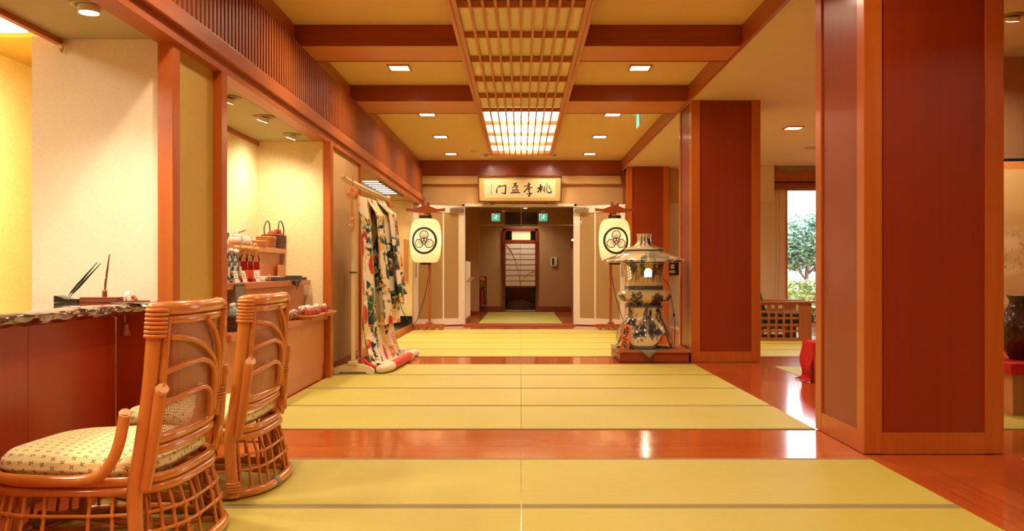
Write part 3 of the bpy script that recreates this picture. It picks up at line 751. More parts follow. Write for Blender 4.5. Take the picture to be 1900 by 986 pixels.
    bow(.872, .052, .0245, 1.0, 'top_rail'); bow(.832, .050, .0175, .97, 'top_rail')
    bow(.424, .046, .019, .98, 'lower_rail'); bow(.387, .048, .0185, .98, 'lower_rail')
    # woven panel: real strands
    b = MB(); NV, NH = 52, 78
    for i in range(NV):
        q = -0.93 + 1.86 * i / (NV - 1); w = .0034; pts = []
        for k in range(9):
            z = .43 + .40 * k / 8; p = back_surf(q, z); pts += [(p[0], p[1] - w, z), (p[0], p[1] + w, z)]
        b.add(pts, [(2 * k, 2 * k + 1, 2 * k + 3, 2 * k + 2) for k in range(8)])
    for j in range(NH):
        z = .432 + .396 * j / (NH - 1); w = .0014; pts = []
        for k in range(21):
            p = back_surf(-.95 + 1.9 * k / 20, z, .0012 * (-1) ** (j + k)); pts += [(p[0], p[1], z - w), (p[0], p[1], z + w)]
        b.add(pts, [(2 * k, 2 * k + 1, 2 * k + 3, 2 * k + 2) for k in range(20)])
    b.build('woven_back', M['cane'], t)['label'] = 'fine open cane weave of the backrest'
    for arc_ in ([(0.0, .83), (.35, .775), (.66, .70), (.78, .62), (.80, .52)], [(-.92, .775), (-.45, .757), (.05, .715), (.48, .645), (.62, .55), (.64, .46)],
                 [(-.95, .652), (-.5, .672), (-.05, .672), (.35, .64), (.5, .575), (.5, .45)], [(-.95, .535), (-.45, .562), (0.05, .568), (.33, .542), (.40, .50), (.38, .44)]):
        b = MB(); b.tube([back_surf(q, z, .016) for q, z in arc_], .0105, 8, sub=5); b.build('curved_rib', M['rattan2'], t)
    # basket base
    b = MB(); b.tube([(*se(.362, 2 * PI * k / 72, 3.0), .022) for k in range(72)], .0205, 10, closed=True); br = b.build('base_ring', M['rattan'], t)
    for k in range(4):
        b = MB(); a0 = math.radians((-72, -8, 108, 172)[k]); b.tube([(*se(.362, a0 + q * .02, 3.0), .0240) for q in range(-2, 3)], .0235, 12); b.build('felt_sleeve', M['sleeve'], br)
    b = MB()
    for z, a in ((.183, .334), (.120, .347)): b.tube([(*se(a, 2 * PI * k / 60, 3.1), z) for k in range(60)], .0062, 7, closed=True)
    for k in range(32):
        a = 2 * PI * (k + .5) / 32
        b.tube([(*se(.306, a, 3.4, .316), .262), (*se(.330, a, 3.1), .19), (*se(.343, a, 3.1), .12), (*se(.360, a, 3.0), .025)], .0066, 7)
        for z, aa in ((.183, .336), (.120, .349)): b.blob((*se(aa, a, 3.1), z), .0098, 8, 5)
    b.build('basket_lattice', M['rattan2'], t)
    b = MB()
    for a in (PI / 4, 3 * PI / 4, 5 * PI / 4, 7 * PI / 4):
        b.tube([(*se(.27, a, 2.6), .26), (*se(.31, a, 2.6), .04)], .016, 8)
    b.tube([(-.33, -.10, .05), (.33, .10, .05)], .012, 8); b.tube([(-.33, .10, .072), (.33, -.10, .072)], .012, 8)
    b.build('inner_brace', M['rattan'], t)
    return t
ch = make_chair(); ch['label'] = 'nearer rattan chair with its back to us, at the counter, cut off at the bottom'
ch.location = (-1.515, 3.165, 0.0012); ch['group'] = 'rattan chairs at the counter'
ch2 = copy_tree(ch); ch2['label'] = 'second rattan chair at the counter, its whole basket base resting on the mat'
ch2.location = (-1.500, 4.05, 0.0012)

# ------------------------------------------------------------------ counter
M['panel_brightened'] = wood('counter_veneer_brightened', C(176, 62, 24), C(192, 74, 30), 2, .35, .7, .2, 30)  # colour raised above the pillar veneer to make up for light missing here
t = thing('reception_counter', 'red wood counter with a dark glossy live-edge slab top', 'counter', (-2.0, 3.0, 0))
def top_mat():
    q = NT('lacquered_slab'); nz = q.n('ShaderNodeTexNoise', Scale=1.0, Detail=5.0, Distortion=1.2); q.l(q.coords((9, 1.2, 9)), nz.inputs[0])
    q.l(q.mix(nz.outputs[0], C(44, 20, 12), C(84, 38, 22)), q.b.inputs['Base Color']); q.b.inputs['Roughness'].default_value = 0.12; q.b.inputs['Coat Weight'].default_value = 1.0; q.b.inputs['Coat Roughness'].default_value = 0.03
    return q.m
M['slab'] = top_mat()
NY = 170; prof = [(-1.15, .058), (-.2, .058), (-.04, .056), (-.012, .049), (0, .034), (-.006, .016), (-.03, .002), (-.07, -.006), (-1.15, -.006)]
def slab(u, v):
    yv = -1.0 + 2.52 * u; k = v * (len(prof) - 1); i = min(int(k), len(prof) - 2); q = k - i
    px_ = prof[i][0] * (1 - q) + prof[i + 1][0] * q; pz = prof[i][1] * (1 - q) + prof[i + 1][1] * q
    w = noise.noise(Vector((yv * 2.1, 0, 3))) * .022 + noise.noise(Vector((yv * 7, v * 4, 1))) * .016 + noise.noise(Vector((yv * 19, v * 9, 2))) * .006
    e = max(0, 1 + px_ / .2)
    zz = pz + (noise.noise(Vector((yv * 9, v * 9, 7))) * .007 * e if v > .3 and v < .9 else 0)
    return (px_ + w * e + .14, yv, .79 + zz)
b = MB(); b.grid(slab, NY, 32, smooth=True, flip=True)
b.add([slab(1.0, v / 32) for v in range(33)], [tuple(range(33))]); b.add([slab(0.0, v / 32) for v in range(33)], [tuple(range(33))[::-1]])
b.build('slab_top', M['slab'], t)['label'] = 'dark lacquered slab with a wavy natural edge'
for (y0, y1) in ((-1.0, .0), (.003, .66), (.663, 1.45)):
    b = MB(); b.box(-.17, -.12, y0, y1, .002, .785, 0, .002); b.build('front_panel', M['panel_brightened'], t)
b = MB(); b.box(-.12, .07, 1.46, 1.52, .002, .785, 0, .002); b.build('end_panel', M['panel_brightened'], t)
b = MB(); b.box(-.121, -.11, -1.0, 1.45, .002, .06, 0); b.build('kick_board', M['beam_y'], t)

# things on the counter
YC, CZ = 4.16, .849
def cx(px): return X_at(px, YC)
M['ink'] = plain('black_stone', C(20, 18, 16), 0.25, 0, 0.3)
M['redbrown'] = wood('polished_redwood', C(120, 50, 26), C(150, 70, 38), 0, 0.25, 1, 0.4)
t = thing('inkstone', 'black inkstone with a raised end, on the counter', 'inkstone', ((cx(108) + cx(152)) / 2, YC, CZ))
b = MB(); w = (cx(152) - cx(108)) / 2
b.prism([(-w, 0), (w, 0), (w, .014), (w * .3, .015), (-w * .1, .018), (-w * .45, .027), (-w * .8, .032), (-w, .034)], lambda u, v, s: (u, (-.04, .04)[s], v)); b.build('stone', M['ink'], t)
b = MB(); b.box(-w * .9, w * .95, -.035, .035, .0145, .0165, 0, .002); b.build('ink_well', M['ink'], t)
t = thing('wooden_box', 'flat red-brown wooden pen box beside the inkstone', 'box', ((cx(153) + cx(224)) / 2, YC, CZ))
w = (cx(224) - cx(153)) / 2 - .001
b = MB(); b.box(-w, w, -.035, .035, .0, .016, 0, .003); b.build('tray', M['redbrown'], t)
b = MB(); b.box(-w, w, -.034, .034, .0165, .026, 0, .004); b.build('lid', M['redbrown'], t)
def brush(px0, py0, px1, py1, dy, label, col, name='calligraphy_brush'):
    a = Vector((cx(px0), YC + dy, CZ + .02)); c = Vector((cx(px1), YC + dy + .06, Z_at(py1, YC + dy)))
    t = thing(name, label, 'brush', a, None); d = c - a; L = d.length
    b = MB(); b.tube([d * .13, d * .3, d * .5, d * 1.0], [.0035, .0062, .0058, .0016], 8); b.build('handle', col, t)
    b = MB(); b.tube([d * .08, d * .135], .0040, 8); b.build('ferrule', M['metal'], t)
    b = MB(); b.tube([d * .012, d * .05, d * .085], [.0008, .0042, .0036], 8); b.build('bristle', M['offwhite'], t)
brush(122, 546, 170, 486, 0.0, 'slim black brush leaning from the inkstone, farther from the upright pen', M['ink'])
brush(130, 546, 180, 488, -.02, 'slim black brush leaning from the inkstone, closer to the upright pen', M['ink'])
t = thing('pen_stand', 'small red-brown cylinder stand behind the pen box', 'pen stand', (cx(184), YC + .055, CZ))
b = MB(); b.lathe([(.012, 0), (.0115, .05), (.0095, .06), (.006, .06), (.006, .03)], 14); b.build('cup', M['redbrown'], t)
b = MB(); b.box(-.025, .025, -.016, .016, 0, .005, 0, .002); b.build('foot', M['redbrown'], t)
t = thing('pen', 'tapered brown pen standing upright in its cylinder holder', 'pen', (cx(184), YC + .055, CZ + .031))
b = MB(); b.tube([(0, 0, 0), (.004, 0, .06), (.012, 0, .12), (.024, 0, .205)], [.004, .0055, .005, .0025], 9); b.build('barrel', M['redbrown'], t)
b = MB(); b.tube([(.0085, 0, .087), (.0092, 0, .093)], .0062, 9); b.build('ring', M['metal'], t)
M['wx'] = plain('white_glaze', C(238, 230, 214), 0.3, 0, .3); M['orange'] = plain('orange_paint', C(206, 110, 50), .4)
t = thing('small_tray', 'thin brown wooden tray at the counter end under a white figurine', 'tray', ((cx(226) + cx(272)) / 2, YC, CZ))
w = (cx(272) - cx(226)) / 2
b = MB(); b.box(-w, w, -.04, .04, 0, .006, 0, .002); b.build('board', M['redbrown'], t)
b = MB(); b.box(-w, w, -.04, -.034, .0062, .009, 0, .001); b.box(-w, w, .034, .04, .0062, .009, 0, .001); b.build('rim', M['redbrown'], t)
t = thing('figurine', 'small round white figurine with an orange knob and paper tag', 'figurine', (cx(242), YC - .005, CZ + .0065))
b = MB(); b.blob((-.008, 0, .024), (.022, .02, .024), 16, 10); b.build('body', M['wx'], t)
b = MB(); b.blob((.018, -.004, .019), (.011, .011, .012), 12, 8); b.blob((.030, -.004, .010), (.009, .009, .010), 10, 7); b.build('ornament', M['orange'], t)
b = MB(); b.box(.0, .018, -.028, -.0265, .003, .034, 0); b.build('paper_tag', M['wx'], t)
b = MB(); b.tube([(.012, -.022, .034), (.006, -.014, .044), (.0, -.004, .047)], .0012, 5); b.build('string', M['orange'], t)
# tassel bell under the slab
t = thing('hanging_bell', 'small red-brown bell hanging on a string under the counter edge', 'bell', (X_at(232, 4.25), 4.25, .68))
b = MB(); b.lathe([(.026, 0), (.024, .012), (.017, .03), (.014, .044), (.017, .050), (.015, .058), (.004, .060)], 18); b.build('bell_body', plain('terracotta_glaze', C(150, 70, 36), .4), t)
b = MB(); b.tube([(0, 0, .06), (-.004, 0, .10)], .0015, 5); b.tube([(0, 0, .06), (.004, 0, .10)], .0015, 5); b.build('string', M['offwhite'], t)
# ------------------------------------------------------------------ kimono stand
M['ivory'] = plain('ivory_lacquer', C(226, 206, 156), .35, 0, .3, .03)
t = thing('kimono_stand', 'ivory wooden kimono stand with arched foot and high crossbar', 'kimono stand', (-1.60, 8.9, 0.0016))
RY = (8.32, 9.62); RX = (-.04, .045)           # posts, relative x of each
for k in (0, 1):
    yv, xv = RY[k] - 8.9, RX[k]
    b = MB(); prof = [(-.21, 0), (-.14, 0), (-.125, .022), (.125, .022), (.14, 0), (.21, 0), (.205, .035), (.17, .065), (.10, .088), (.03, .098), (-.03, .098), (-.10, .088), (-.17, .065), (-.205, .035)]
    b.prism([(u * (.40 if (k and u > 0) else 1), v) for u, v in prof], lambda u, v, s: (xv + u, yv + (-.035, .035)[s], v)); f = b.build('foot', M['ivory'], t)
    b = MB(); b.box(xv - .045, xv + .045, yv - .045, yv + .045, .085, .125, 0, .006); b.build('socket', M['ivory'], f)
    b = MB(); b.box(xv - .019, xv + .019, yv - .019, yv + .019, .11, 1.82, 0, .006); b.build('post', M['ivory'], t)
b = MB(); A = Vector((-.045, -1.08, 1.885)); B_ = Vector((.065, .92, 1.855))
b.tube([A, A + Vector((.004, .10, -.025)), A.lerp(B_, .3) + Vector((0, 0, -.03)), A.lerp(B_, .7) + Vector((0, 0, -.03)), B_ + Vector((-.004, -.10, -.025)), B_], [.028, .026, .025, .025, .026, .028], 12, sub=4); b.build('crossbar', M['ivory'], t)
b = MB(); b.tube([(RX[0], RY[0] - 8.9, 1.735), (RX[1], RY[1] - 8.9, 1.741)], .013, 10); b.build('hanging_rod', M['ivory'], t)
b = MB(); b.tube([(RX[0], RY[0] - 8.9, .115), (RX[1], RY[1] - 8.9, .115)], .014, 8); b.build('lower_rail', M['ivory'], t)
b = MB(); b.tube([(RX[0] - .03, RY[0] - 8.93, .99), (RX[0] + .03, RY[0] - 8.93, .99), (RX[0] + .03, RY[0] - 8.87, .99), (RX[0] - .03, RY[0] - 8.87, .99)], .006, 6, closed=True); b.build('clamp_band', M['ink'], t)

# ------------------------------------------------------------------ kimono
rnd = random.Random(21)
cv = Canvas(1.6, 2.2, 480, 660, C(246, 234, 210))
GOLD, GOLD2, RED, GRN, NVY, ORG, WHT = C(214, 172, 70), C(246, 226, 160), C(206, 52, 34), C(46, 96, 58), C(34, 48, 84), C(226, 140, 66), C(242, 230, 206)
def clump(x, y, r):
    for k in range(16):
        a = rnd.random() * 6.3; q = r * rnd.random() ** .5
        cv.ell(x + q * math.cos(a), y + q * math.sin(a) * 1.2, r * .40, r * .16, rnd.choice([GRN, NVY, NVY, GRN, C(70, 120, 110), C(30, 60, 40)]), rnd.random() * 3.1)
    for k in range(7):
        a = rnd.random() * 6.3; cv.line([(x, y), (x + r * math.cos(a), y + r * 1.2 * math.sin(a))], .006, C(200, 190, 120), .8)
    for k in range(3): cv.ell(x + rnd.uniform(-r, r) * .6, y + rnd.uniform(-r, r) * .7, r * .15, r * .15, rnd.choice([RED, ORG, GOLD2]))
def flower(x, y, r, c):
    cv.ell(x, y, r, r, c, rnd.random() * 6, fn=lambda a: 1 + .22 * np.cos(5 * a)); cv.ell(x, y, r * .35, r * .35, GOLD2)
    cv.ell(x, y, r * .14, r * .14, ORG)
for i in range(10):
    for j in range(12):
        x, y = (i + .5 + rnd.uniform(-.4, .4)) * .165, (j + .5 + rnd.uniform(-.4, .4)) * .185; k = rnd.random()
        if k < .34: clump(x, y, rnd.uniform(.08, .14))
        elif k < .58:
            a = rnd.random() * 6.3; cv.fan(x, y, rnd.uniform(.13, .22), a, a + rnd.uniform(1.4, 2.8), GOLD, GOLD2, rnd.randint(10, 16))
        elif k < .76: flower(x, y, rnd.uniform(.05, .085), rnd.choice([ORG, ORG, C(236, 178, 110), C(236, 178, 110), RED]))
        elif k < .80: cv.ell(x, y, .05, .10, RED, rnd.random() * 3, soft=.05); cv.ell(x + .02, y - .02, .03, .03, GOLD)
        elif k < .90:
            a = rnd.random() * 6.3
            for q in range(9): cv.line([(x, y), (x + .13 * math.cos(a + q * .16), y + .13 * math.sin(a + q * .16))], .008, GOLD)
for k in range(60):
    x, y = rnd.random() * 1.6, rnd.random() * 2.2
    cv.line([(x, y), (x + rnd.uniform(-.06, .06), y + rnd.uniform(.05, .16))], .006, rnd.choice([GOLD, GOLD2, ORG, NVY]))
for (x, y, rx, ry) in ((.05, .55, .07, .14), (.03, .98, .05, .10), (.06, 1.25, .06, .10), (1.15, .6, .06, .12), (.35, .75, .05, .1), (.75, 1.7, .05, .13), (.62, .22, .05, .1)): cv.ell(x, y, rx, ry, RED, 0, soft=.04)
M['silk'] = painted('painted_silk', .38, .1)
M['redsilk'] = plain('red_silk', C(212, 44, 26), .4); M['padded'] = plain('cream_padded_hem', C(240, 222, 190), .6)
KX, KY = -1.60, 8.9
t = thing('kimono', 'white kimono with colourful phoenix and flower pattern, hem spread on the floor', 'kimono', (KX, KY, 0))
def fold(u, v):
    k = .2 + .8 * min(1, v * 1.6)
    return k * (.034 * math.sin(u * 21 + 1.0) + .022 * math.sin(u * 43 + 2 + v * 2) + .015 * math.sin(u * 9 - 1 + v))
def kim(u, v):
    z = 1.80 - 1.80 * min(v / .86, 1.0); yv = -.52 + 1.14 * u + .03 * math.sin(v * 5)
    x = -.005 + .085 * u + fold(u, v) + .06 * v
    if v > .62: x += .10 * ((min(v, .86) - .62) / .24) ** 2; yv += .10 * u * min(1, (v - .62) / .24)
    if v >= .86:
        q = (v - .86) / .14; x += .02 + .06 * q + .015 * math.sin(u * 7); z = .024 + .03 * (1 - q) * abs(math.sin(u * 15 + 1)) + .02 * math.sin(q * PI); yv += .12 * q * max(0, u - .15)
    else: z = max(z, .03) if v > .8 else z
    if v > .7: yv = max(yv, -.50)
    return over(x, yv, z, v, .022)
def barc(yl):
    k = (yl + 1.08) / 2.0
    q = min(1, max(0, (yl - (RY[0] - 8.9)) / (RY[1] - RY[0]))); return RX[0] + (RX[1] - RX[0]) * q, 1.735 + .006 * q
def over(x, yv, z, v, rho):
    # the top of the cloth is folded over the crossbar
    bx, bz = barc(yv)
    if v < .05:
        a = math.radians(200 - 200 * v / .05); return (bx + rho * math.cos(a), yv, bz + rho * math.sin(a))
    k = min(1, (v - .05) / .10); x0 = bx + rho
    x = x0 * (1 - k) + max(x, x0) * k
    return (x, yv, min(z, bz))
def cloth_sheet(fn, nu, nv, ou, ov, su, sv, th=.004):
    b = MB(); b.grid(fn, nu, nv, smooth=True)
    U = np.array([i / nu for j in range(nv + 1) for i in range(nu + 1)]); V = np.array([j / nv for j in range(nv + 1) for i in range(nu + 1)])
    b.col = cv.sample((ou + U * su) % 1.0, (ov + V * sv) % 1.0); return b
b = cloth_sheet(kim, 190, 300, 0, 0, .80, .97); o = b.build('body_panel', M['silk'], t); md = o.modifiers.new('thick', 'SOLIDIFY'); md.thickness = .004
# folded-over second layer (front panel) and the hanging sleeve
def kim2(u, v):
    z = 1.79 - 1.35 * v; yv = -.10 + .62 * u + .04 * v; x = .075 + .07 * u + .8 * fold(u * .7 + .35, v * .8) + .075 * v + .012
    return over(x, yv, z, v, .029)
b = cloth_sheet(kim2, 110, 220, .3, .1, .40, .66); o = b.build('front_panel', M['silk'], t); md = o.modifiers.new('thick', 'SOLIDIFY'); md.thickness = .004
def sleeve(u, v):
    z = 1.80 - 1.16 * v; w = .355
    cut = 1.0
    yv = .28 + w * u + .02 * math.sin(v * 4)
    # rounded lower outer corner
    if v > .86: q = (v - .86) / .14; yv = .28 + w * (u * (1 - .18 * q * q)) + .02
    x = .15 + .05 * u + .13 * v ** 1.2 + .022 * math.sin(u * 13 + .5) * (.3 + v) + .03 * math.sin(u * 5)
    if v > .93: z += .03 * ((v - .93) / .07) ** 2 * (2 * u - 1) ** 2
    return over(x, yv, z, v, .040)
b = cloth_sheet(sleeve, 90, 200, .55, .12, .3, .58); o = b.build('sleeve', M['silk'], t); md = o.modifiers.new('thick', 'SOLIDIFY'); md.thickness = .012
def hem(u, v):
    return None
b = MB(); pts = [(.19, -.50, .03), (.22, -.57, .045), (.27, -.52, .052), (.30, -.36, .054)]
b.tube(pts, [.02, .040, .046, .048], 12, sub=5); b.build('padded_hem', M['padded'], t)
b = MB(); b.tube([(.30, -.36, .054), (.315, -.15, .055), (.33, .15, .055), (.335, .50, .05), (.33, .78, .045)], [.046, .046, .046, .044, .04], 12, sub=5); b.build('red_lining_roll', M['redsilk'], t)['label'] = 'scarlet padded lining'
b = MB(); b.tube([(.335, .74, .046), (.345, .95, .054), (.37, 1.10, .046), (.36, 1.22, .034)], [.042, .045, .036, .02], 12, sub=5); b.build('padded_hem', M['padded'], t)
b = MB()
def spread(u, v): return (.13 + .19 * u + .015 * math.sin(v * 9), -.46 + 1.60 * v, .012 + .10 * (1 - u) * (1 - v) * .5 + .022 * abs(math.sin(v * 13 + u * 4)) + .022)
b.grid(lambda u, v: (lambda p: (p[0], p[1], max(p[2], .125) if abs(p[1] - .72) < .1 and p[0] < .3 else p[2]))(spread(u, v)), 24, 70); b.build('spread_hem', M['padded'], t)
b = MB(); b.tube([(.02, -.50, .16), (.08, -.515, .10), (.15, -.51, .06), (.21, -.50, .05)], [.012, .018, .02, .014], 8, sub=4); b.build('red_piping', M['redsilk'], t)

# origami ball tassels on the stand
M['kusu1'] = plain('orange_paper', C(226, 132, 74), .6); M['kusu2'] = plain('patterned_paper', C(206, 172, 110), .6, var=.4, scale=60)
def kusudama(x, y, z, r, label, cord, n=14):
    t = thing('paper_ball', label, 'paper ornament', (x, y, z), 'folded paper balls on the kimono stand')
    b = MB()
    for k in range(n):
        a = k * 2.399; h = 1 - 2 * (k + .5) / n; d = Vector((math.sqrt(1 - h * h) * math.cos(a), math.sqrt(1 - h * h) * math.sin(a), h)); e = d.orthogonal().normalized(); f = d.cross(e); R = r * .50
        b.add([d * r * 1.05, d * r * .45 + e * R, d * r * .45 + f * R, d * r * .45 - e * R, d * r * .45 - f * R], [(0, 1, 2), (0, 2, 3), (0, 3, 4), (0, 4, 1), (1, 4, 3, 2)], k % 2)
    b.build('folded_ball', [M['kusu1'], M['kusu2']], t)
    if cord: b = MB(); b.tube([(0, 0, r * .9), (0.0, .0, r * .9 + cord)], .003, 5); b.build('cord', M['redsilk'], t)
yb = 8.0
kusudama(X_at(654, yb), yb, Z_at(358, yb), .075, 'large orange folded-paper ball under the near end of the kimono crossbar', .09)
kusudama(X_at(653, yb), yb, Z_at(407, yb), .026, 'small tan folded-paper ball hanging below the large near one', .14)
kusudama(X_at(652, yb), yb, Z_at(419, yb), .028, 'small orange folded-paper ball, lowest on the near cord', .02)
yb = 9.92
kusudama(X_at(719, yb), yb, Z_at(381, yb), .075, 'folded-paper ball under the far end of the kimono crossbar', .05)
kusudama(X_at(719, yb), yb, Z_at(417, yb), .034, 'small folded-paper ball on the far cord of the kimono stand', .13)

# ------------------------------------------------------------------ paper lanterns on stands
def paper_mat():
    q = NT('lantern_paper'); b_ = q.b
    tc = q.t.nodes.new('ShaderNodeTexCoord'); sp = q.t.nodes.new('ShaderNodeSeparateXYZ'); q.l(tc.outputs['Object'], sp.inputs[0])
    df = q.n('ShaderNodeBsdfDiffuse', Color=C(246, 234, 204)); tr = q.n('ShaderNodeBsdfTranslucent', Color=C(252, 236, 205)); mx = q.t.nodes.new('ShaderNodeMixShader'); mx.inputs[0].default_value = .55
    q.l(df.outputs[0], mx.inputs[1]); q.l(tr.outputs[0], mx.inputs[2]); q.l(mx.outputs[0], q.out.inputs[0]); return q.m
M['paper'] = paper_mat(); M['mon'] = plain('ink_brown', C(58, 34, 20), .6); M['stand'] = wood('lantern_stand_wood', C(140, 62, 30), C(172, 86, 44), 2, .3, 1, .3)
M['stand_x'] = wood('lantern_stand_wood_x', C(140, 62, 30), C(172, 86, 44), 0, .3, 1, .3)
LP = [(.10, -.375), (.175, -.372), (.215, -.345), (.242, -.28), (.258, -.18), (.266, -.06), (.268, .06), (.262, .17), (.248, .26), (.222, .325), (.18, .362), (.125, .375), (.11, .378)]
def lrad(z):
    for (r0, z0), (r1, z1) in zip(LP, LP[1:]):
        if z <= z1: k = (z - z0) / (z1 - z0); return r0 + (r1 - r0) * k
    return LP[-1][0]
def paper_lantern(x, yv, dx, label):
    t = thing('paper_lantern', label, 'lantern', (x, yv, 0), 'paper lanterns on stands')
    # trestle base
    for k, (yy, zz) in enumerate(((-.10, .055), (.10, .055))):
        b = MB(); b.box(-.26 + dx, .26 + dx, yy - .03, yy + .03, .03, .085, 0, .006); b.build('base_bar', M['stand_x'], t)
    for xx in (-.20, -.06, .07, .21):
        b = MB(); b.box(xx + dx - .028, xx + dx + .028, -.20, .20, .0015, .055, 0, .006); b.build('base_foot', M['stand'], t)
    b = MB(); b.box(dx - .05, dx + .05, -.06, .06, .085, .125, 0, .006); b.build('post_socket', M['stand'], t)
    b = MB(); b.box(dx - .022, dx + .022, .10 - .02 - .10 + .02, .045, .10, 2.03, 0, .004); p = b.build('post', M['stand'], t)
    b = MB()
    for z in (.72, .76): b.tube([(dx, -.006, z), (dx, .002, z)], .008, 8)
    b.build('bolt', M['metal'], p)
    # curved yoke
    b = MB(); up = []; lo = []
    for k in range(33):
        q = -1 + 2 * k / 32; a = abs(q); h = 2.055 + .075 * max(0, 1 - a * 1.7) ** 1.0 + .02 * a ** 4 + .012; up.append((q * .335, h)); lo.append((q * .335 * (1 if a < .99 else .99), 2.005 + .018 * a ** 2 + (0 if a < .62 else .012)))
    b.prism(up + lo[::-1], lambda u, v, s: (u, (-.17, -.10)[s], v)); b.build('yoke', M['stand_x'], t)
    b = MB()
    for s in (-1, 1): b.lathe([(.0, .07), (.012, .066), (.020, .04), (.026, .01), (.028, -.03)], 12, (s * .045, -.135, 2.125))
    b.build('finial', M['stand'], t)
    b = MB(); b.box(-.03 + dx * .5, .05 + dx * .5, -.13, .04, 1.985, 2.025, 0, .004); b.build('bracket', M['stand'], t)
    # lantern body, centre at z
    zc = 1.525
    L = MB(); pr = []
    for k in range(len(LP) - 1):
        for q in range(6): f = q / 6; pr.append((LP[k][0] * (1 - f) + LP[k + 1][0] * f, LP[k][1] * (1 - f) + LP[k + 1][1] * f))
    pr.append(LP[-1]); pr = [(r + .0022 * math.cos(z * 2 * PI / .021), z) for r, z in pr]
    L.lathe(pr, 48, (0, -.135, zc), caps=False); body = L.build('paper_shade', M['paper'], t); body['label'] = 'glowing cream paper shade'
    b = MB(); b.lathe([(.105, .372), (.110, .374), (.110, .425), (.09, .428)], 28, (0, -.135, zc), caps=False); b.build('top_ring', M['black'], t)
    b = MB(); b.lathe([(.098, -.372), (.100, -.374), (.100, -.41), (.0, -.412)], 28, (0, -.135, zc), caps=False); b.build('bottom_ring', M['black'], t)
    b = MB(); b.tube([(-.02, -.135, zc + .42), (-.02, -.135, 2.01)], .006, 6); b.tube([(.02, -.135, zc + .42), (.02, -.135, 2.01)], .006, 6); b.box(-.11, .11, -.145, -.125, zc + .42, zc + .435); b.build('hanger', M['black'], t)
    # crest
    def on(u, v):
        r = lrad(v) + .0045; return (u, -.135 - math.sqrt(max(1e-6, r * r - u * u)), zc + v)
    b = MB(); R = .213; oz = -.005
    b.ribbon([((R - .018) * math.cos(2 * PI * k / 40), oz + (R - .018) * 1.08 * math.sin(2 * PI * k / 40)) for k in range(40)], .038, on, sub=3, closed=True)
    for k in range(3):
        a = PI / 2 + k * 2 * PI / 3; cx_, cz_ = .094 * math.cos(a), oz + .094 * math.sin(a); pts = []
        for j in range(40):
            q = 2 * PI * j / 40; rr = .070 * (1 + .055 * math.cos(8 * q)) * (1 if abs(((q + PI) % (2 * PI)) - PI) < 2.7 else .9); pts.append((cx_ + rr * math.cos(a + q), cz_ + rr * math.sin(a + q)))
        b.ribbon(pts, .016, on, sub=2, closed=True)
        st = (.030 * math.cos(a), oz + .030 * math.sin(a))
        for j in range(-3, 4):
            aa = a + j * .27; e = (st[0] + (.122 - .012 * abs(j)) * math.cos(aa), st[1] + (.122 - .012 * abs(j)) * math.sin(aa))
            m_ = ((st[0] + e[0]) / 2 + .006 * j * -math.sin(a), (st[1] + e[1]) / 2 + .006 * j * math.cos(a)); b.ribbon([st, m_, e], [.006, .0095, .005], on, sub=4)
        a2 = a + PI / 3; b.ribbon([(.02 * math.cos(a2), oz + .02 * math.sin(a2)), (.055 * math.cos(a2), oz + .055 * math.sin(a2))], .008, on, sub=4)
    b.ribbon([(.010 * math.cos(2 * PI * k / 12), oz + .010 * math.sin(2 * PI * k / 12)) for k in range(12)], .018, on, sub=2, closed=True)
    b.build('crest', M['mon'], body)
    point('lantern_bulb', (x, yv - .135, zc + .02), 6.5, (1, .76, .46), .05)
    # flex
    s = -1 if dx > 0 else 1
    b = MB(); b.tube([(dx, .03, 1.15), (dx + s * .02, .05, .95), (dx + s * .08, .06, .6), (dx + s * .20, .02, .2), (dx + s * .26, -.05, .10), (dx + s * .30, -.02, .012)], .006, 6, sub=4); b.build('power_cord', M['black'], t)
    return t
paper_lantern(-1.635, 14.72, .05, 'glowing paper lantern with three-leaf crest, beside the yellow passage wall')
paper_lantern(1.60, 14.72, -.05, 'glowing paper lantern with three-leaf crest, behind the porcelain lantern')

# ------------------------------------------------------------------ porcelain lantern on its plinth
t = thing('display_plinth', 'low red-brown wooden plinth under the porcelain lantern', 'plinth', (1.445, 9.72, 0))
b = MB(); b.box(-.36, .40, -.36, .36, .0015, .105, 0, .004); b.build('body', M['beam_x'], t)
b = MB(); b.box(-.385, .42, -.39, .39, .106, .132, 0, .004); b.build('top_board', M['trim'], t)
b = MB(); b.box(-.003, .003, -.3615, -.3605, .003, .104); b.build('front_joint', M['ink'], t)
M['striped'] = None
q = NT('striped_cloth'); wv = q.n('ShaderNodeTexWave', Scale=14.0); q.l(q.coords((1, .25, 1)), wv.inputs[0]); q.l(q.mix(wv.outputs[0], C(112, 104, 78), C(150, 142, 112)), q.b.inputs['Base Color']); q.b.inputs['Roughness'].default_value = .85; M['striped'] = q.m
t = thing('display_cloth', 'grey-green striped cloth under the porcelain lantern, corners hanging over the plinth', 'cloth', (1.40, 9.70, .1335))
b = MB(); e = .0
def cl(u, v):
    a, c = (u * 2 - 1) * .335, (v * 2 - 1) * .335; x = (a - c) * .7071; yv = (a + c) * .7071; z = .001
    if x < -.350: d = -.350 - x; x = -.358 - .12 * d; z = -d * 1.3
    if yv < -.380: d = -.380 - yv; yv = -.388 - .1 * d; z = min(z, -d * .9)
    if x > .36: x = .36 - (x - .36) * .3; z += .004
    return (x, yv, z)
b.grid(cl, 40, 40); o = b.build('cloth', M['striped'], t); md = o.modifiers.new('thick', 'SOLIDIFY'); md.thickness = .0015; md.offset = 1
